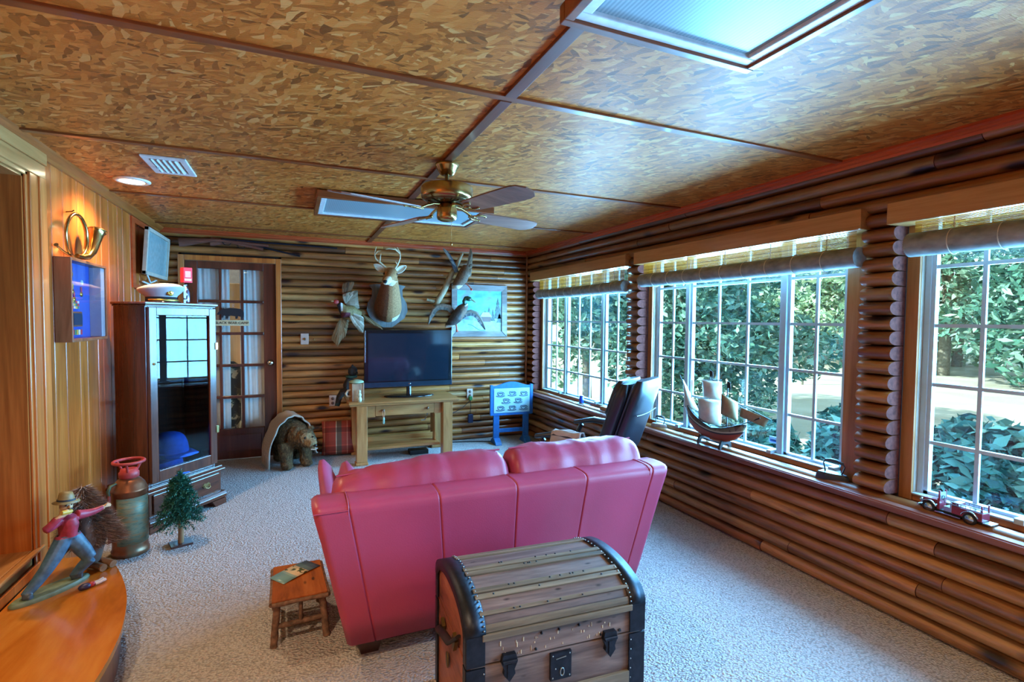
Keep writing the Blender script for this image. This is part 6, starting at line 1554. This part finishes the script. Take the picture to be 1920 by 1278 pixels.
# ------------------------------------------------------------------ wooden canister, ornament and black bear doll on the table
TZ = .625
t = thing('wooden_canister', 'wooden canister with pale green lid and cream handle on the oak table', 'canister', (.565, 5.31, TZ), math.radians(12))
CAN = wood('canister_wood', (112, 64, 36), (156, 100, 60), (184, 132, 88), 2, 9, .1, .45, .15)
mb = MB(); mb.box(-.058, .058, -.05, .05, 0, .175); mb.box(-.062, -.045, -.055, -.04, 0, .178); mb.box(.045, .062, -.055, -.04, 0, .178); mb.build('body', CAN, t, .003)
MB().lathe([(.062, .179), (.074, .184), (.07, .195), (.05, .205), (.02, .212), (0, .213)], n=28).build('lid', plain('pale_green_lid', (150, 164, 130), .5), t, label='pale green lid')
MB().tube([(-.055, 0, .11), (-.085, 0, .105), (-.105, 0, .075), (-.09, 0, .05), (-.06, 0, .045)], [.008, .011, .012, .010, .008], 9).build('handle', plain('cream_handle', (206, 192, 170), .4), t, label='cream curved handle')
t = thing('snowman_ornament', 'small pale snowman-shaped ornament in front of the wooden canister', 'ornament', (.585, 5.215, TZ))
MB().lathe([(.012, 0), (.022, .008), (.024, .025), (.018, .042), (.012, .05), (.018, .058), (.019, .072), (.012, .086), (.009, .092), (.013, .10), (.010, .115), (0, .12)], n=20).build('body', plain('pale_celadon', (186, 194, 168), .3, coat=.3), t)
k = NT('black_bear_doll_fur'); f = k.noise(k.coord(), 50, 4, .7); k.base(k.ramp(f, [(.3, lin((16, 14, 16))), (.7, lin((58, 46, 42)))])); k.set(.85); k.bump(f, .7, .008); BBF = k.m
t = thing('bear_doll', 'black bear doll with green collar seated at the back left corner of the table', 'doll', (.525, 5.60, TZ), math.radians(-8))
mb = MB()
mb.tube([(.0, 0, .05), (-.0, 0, .12), (.02, 0, .19)], [.06, .066, .05], 14); mb.ell((.035, -.01, .27), (.05, .052, .056)); mb.tube([(.05, -.03, .265), (.075, -.07, .255)], [.030, .018], 12)
for sy in (-1, 1):
    mb.ell((.03, .0+sy*.038, .325), (.014, .014, .016))
    mb.tube([(-.02, sy*.045, .055), (-.075, sy*.05, .045), (-.10, sy*.05, .0), (-.115, sy*.05, -.06), (-.12, sy*.05, -.085)], [.036, .034, .03, .026, .028], 12)
mb.tube([(.0, -.05, .18), (-.03, -.08, .12), (-.02, -.10, .07)], [.026, .022, .018], 10); mb.tube([(.01, .05, .18), (-.02, .08, .12), (.0, .10, .07)], [.026, .022, .018], 10)
bb = mb.fuse('body', [BBF, plain('doll_green_boot', (24, 52, 52), .6)], t, .008, 2, lambda p: 1 if p.z < -.055 else 0, disp=lambda p: .004*noise.noise(p*60))
MB().tube([(.02+.05*math.cos(q), .05*math.sin(q), .212) for q in [2*PI*i/24 for i in range(24)]], .013, 8, loop=True).build('green_collar', plain('doll_green_cloth', (40, 70, 56), .8), t)
MB().ell((.082, -.083, .256), (.010, .010, .009), nu=10, nv=8).build('nose', NOSE, bb)

# ------------------------------------------------------------------ far outside: pink-roofed bird feeder at the lawn edge
t = thing('bird_feeder', 'small pink-roofed bird feeder standing at the lawn edge beyond the middle window', 'bird feeder', (13.6, 10.3, GZ))
MB().tube([(0, 0, 0), (0, 0, 1.35)], .03, 8).build('post', BARK, t); MB().box(-.18, .18, -.18, .18, 1.35, 1.5).build('tray', plain('feeder_wood', (190, 160, 150), .7), t, .01)
MB().loft([[(-.3, -.3, 1.6), (.3, -.3, 1.6), (.3, .3, 1.6), (-.3, .3, 1.6)], [(-.02, -.02, 1.82), (.02, -.02, 1.82), (.02, .02, 1.82), (-.02, .02, 1.82)]], sm=False).build('roof', plain('pink_roof', (222, 150, 150), .6), t)
for x in (-.15, .15):
    for y in (-.15, .15): MB().tube([(x, y, 1.5), (x, y, 1.62)], .015, 6).build('roof_post', BARK, t)
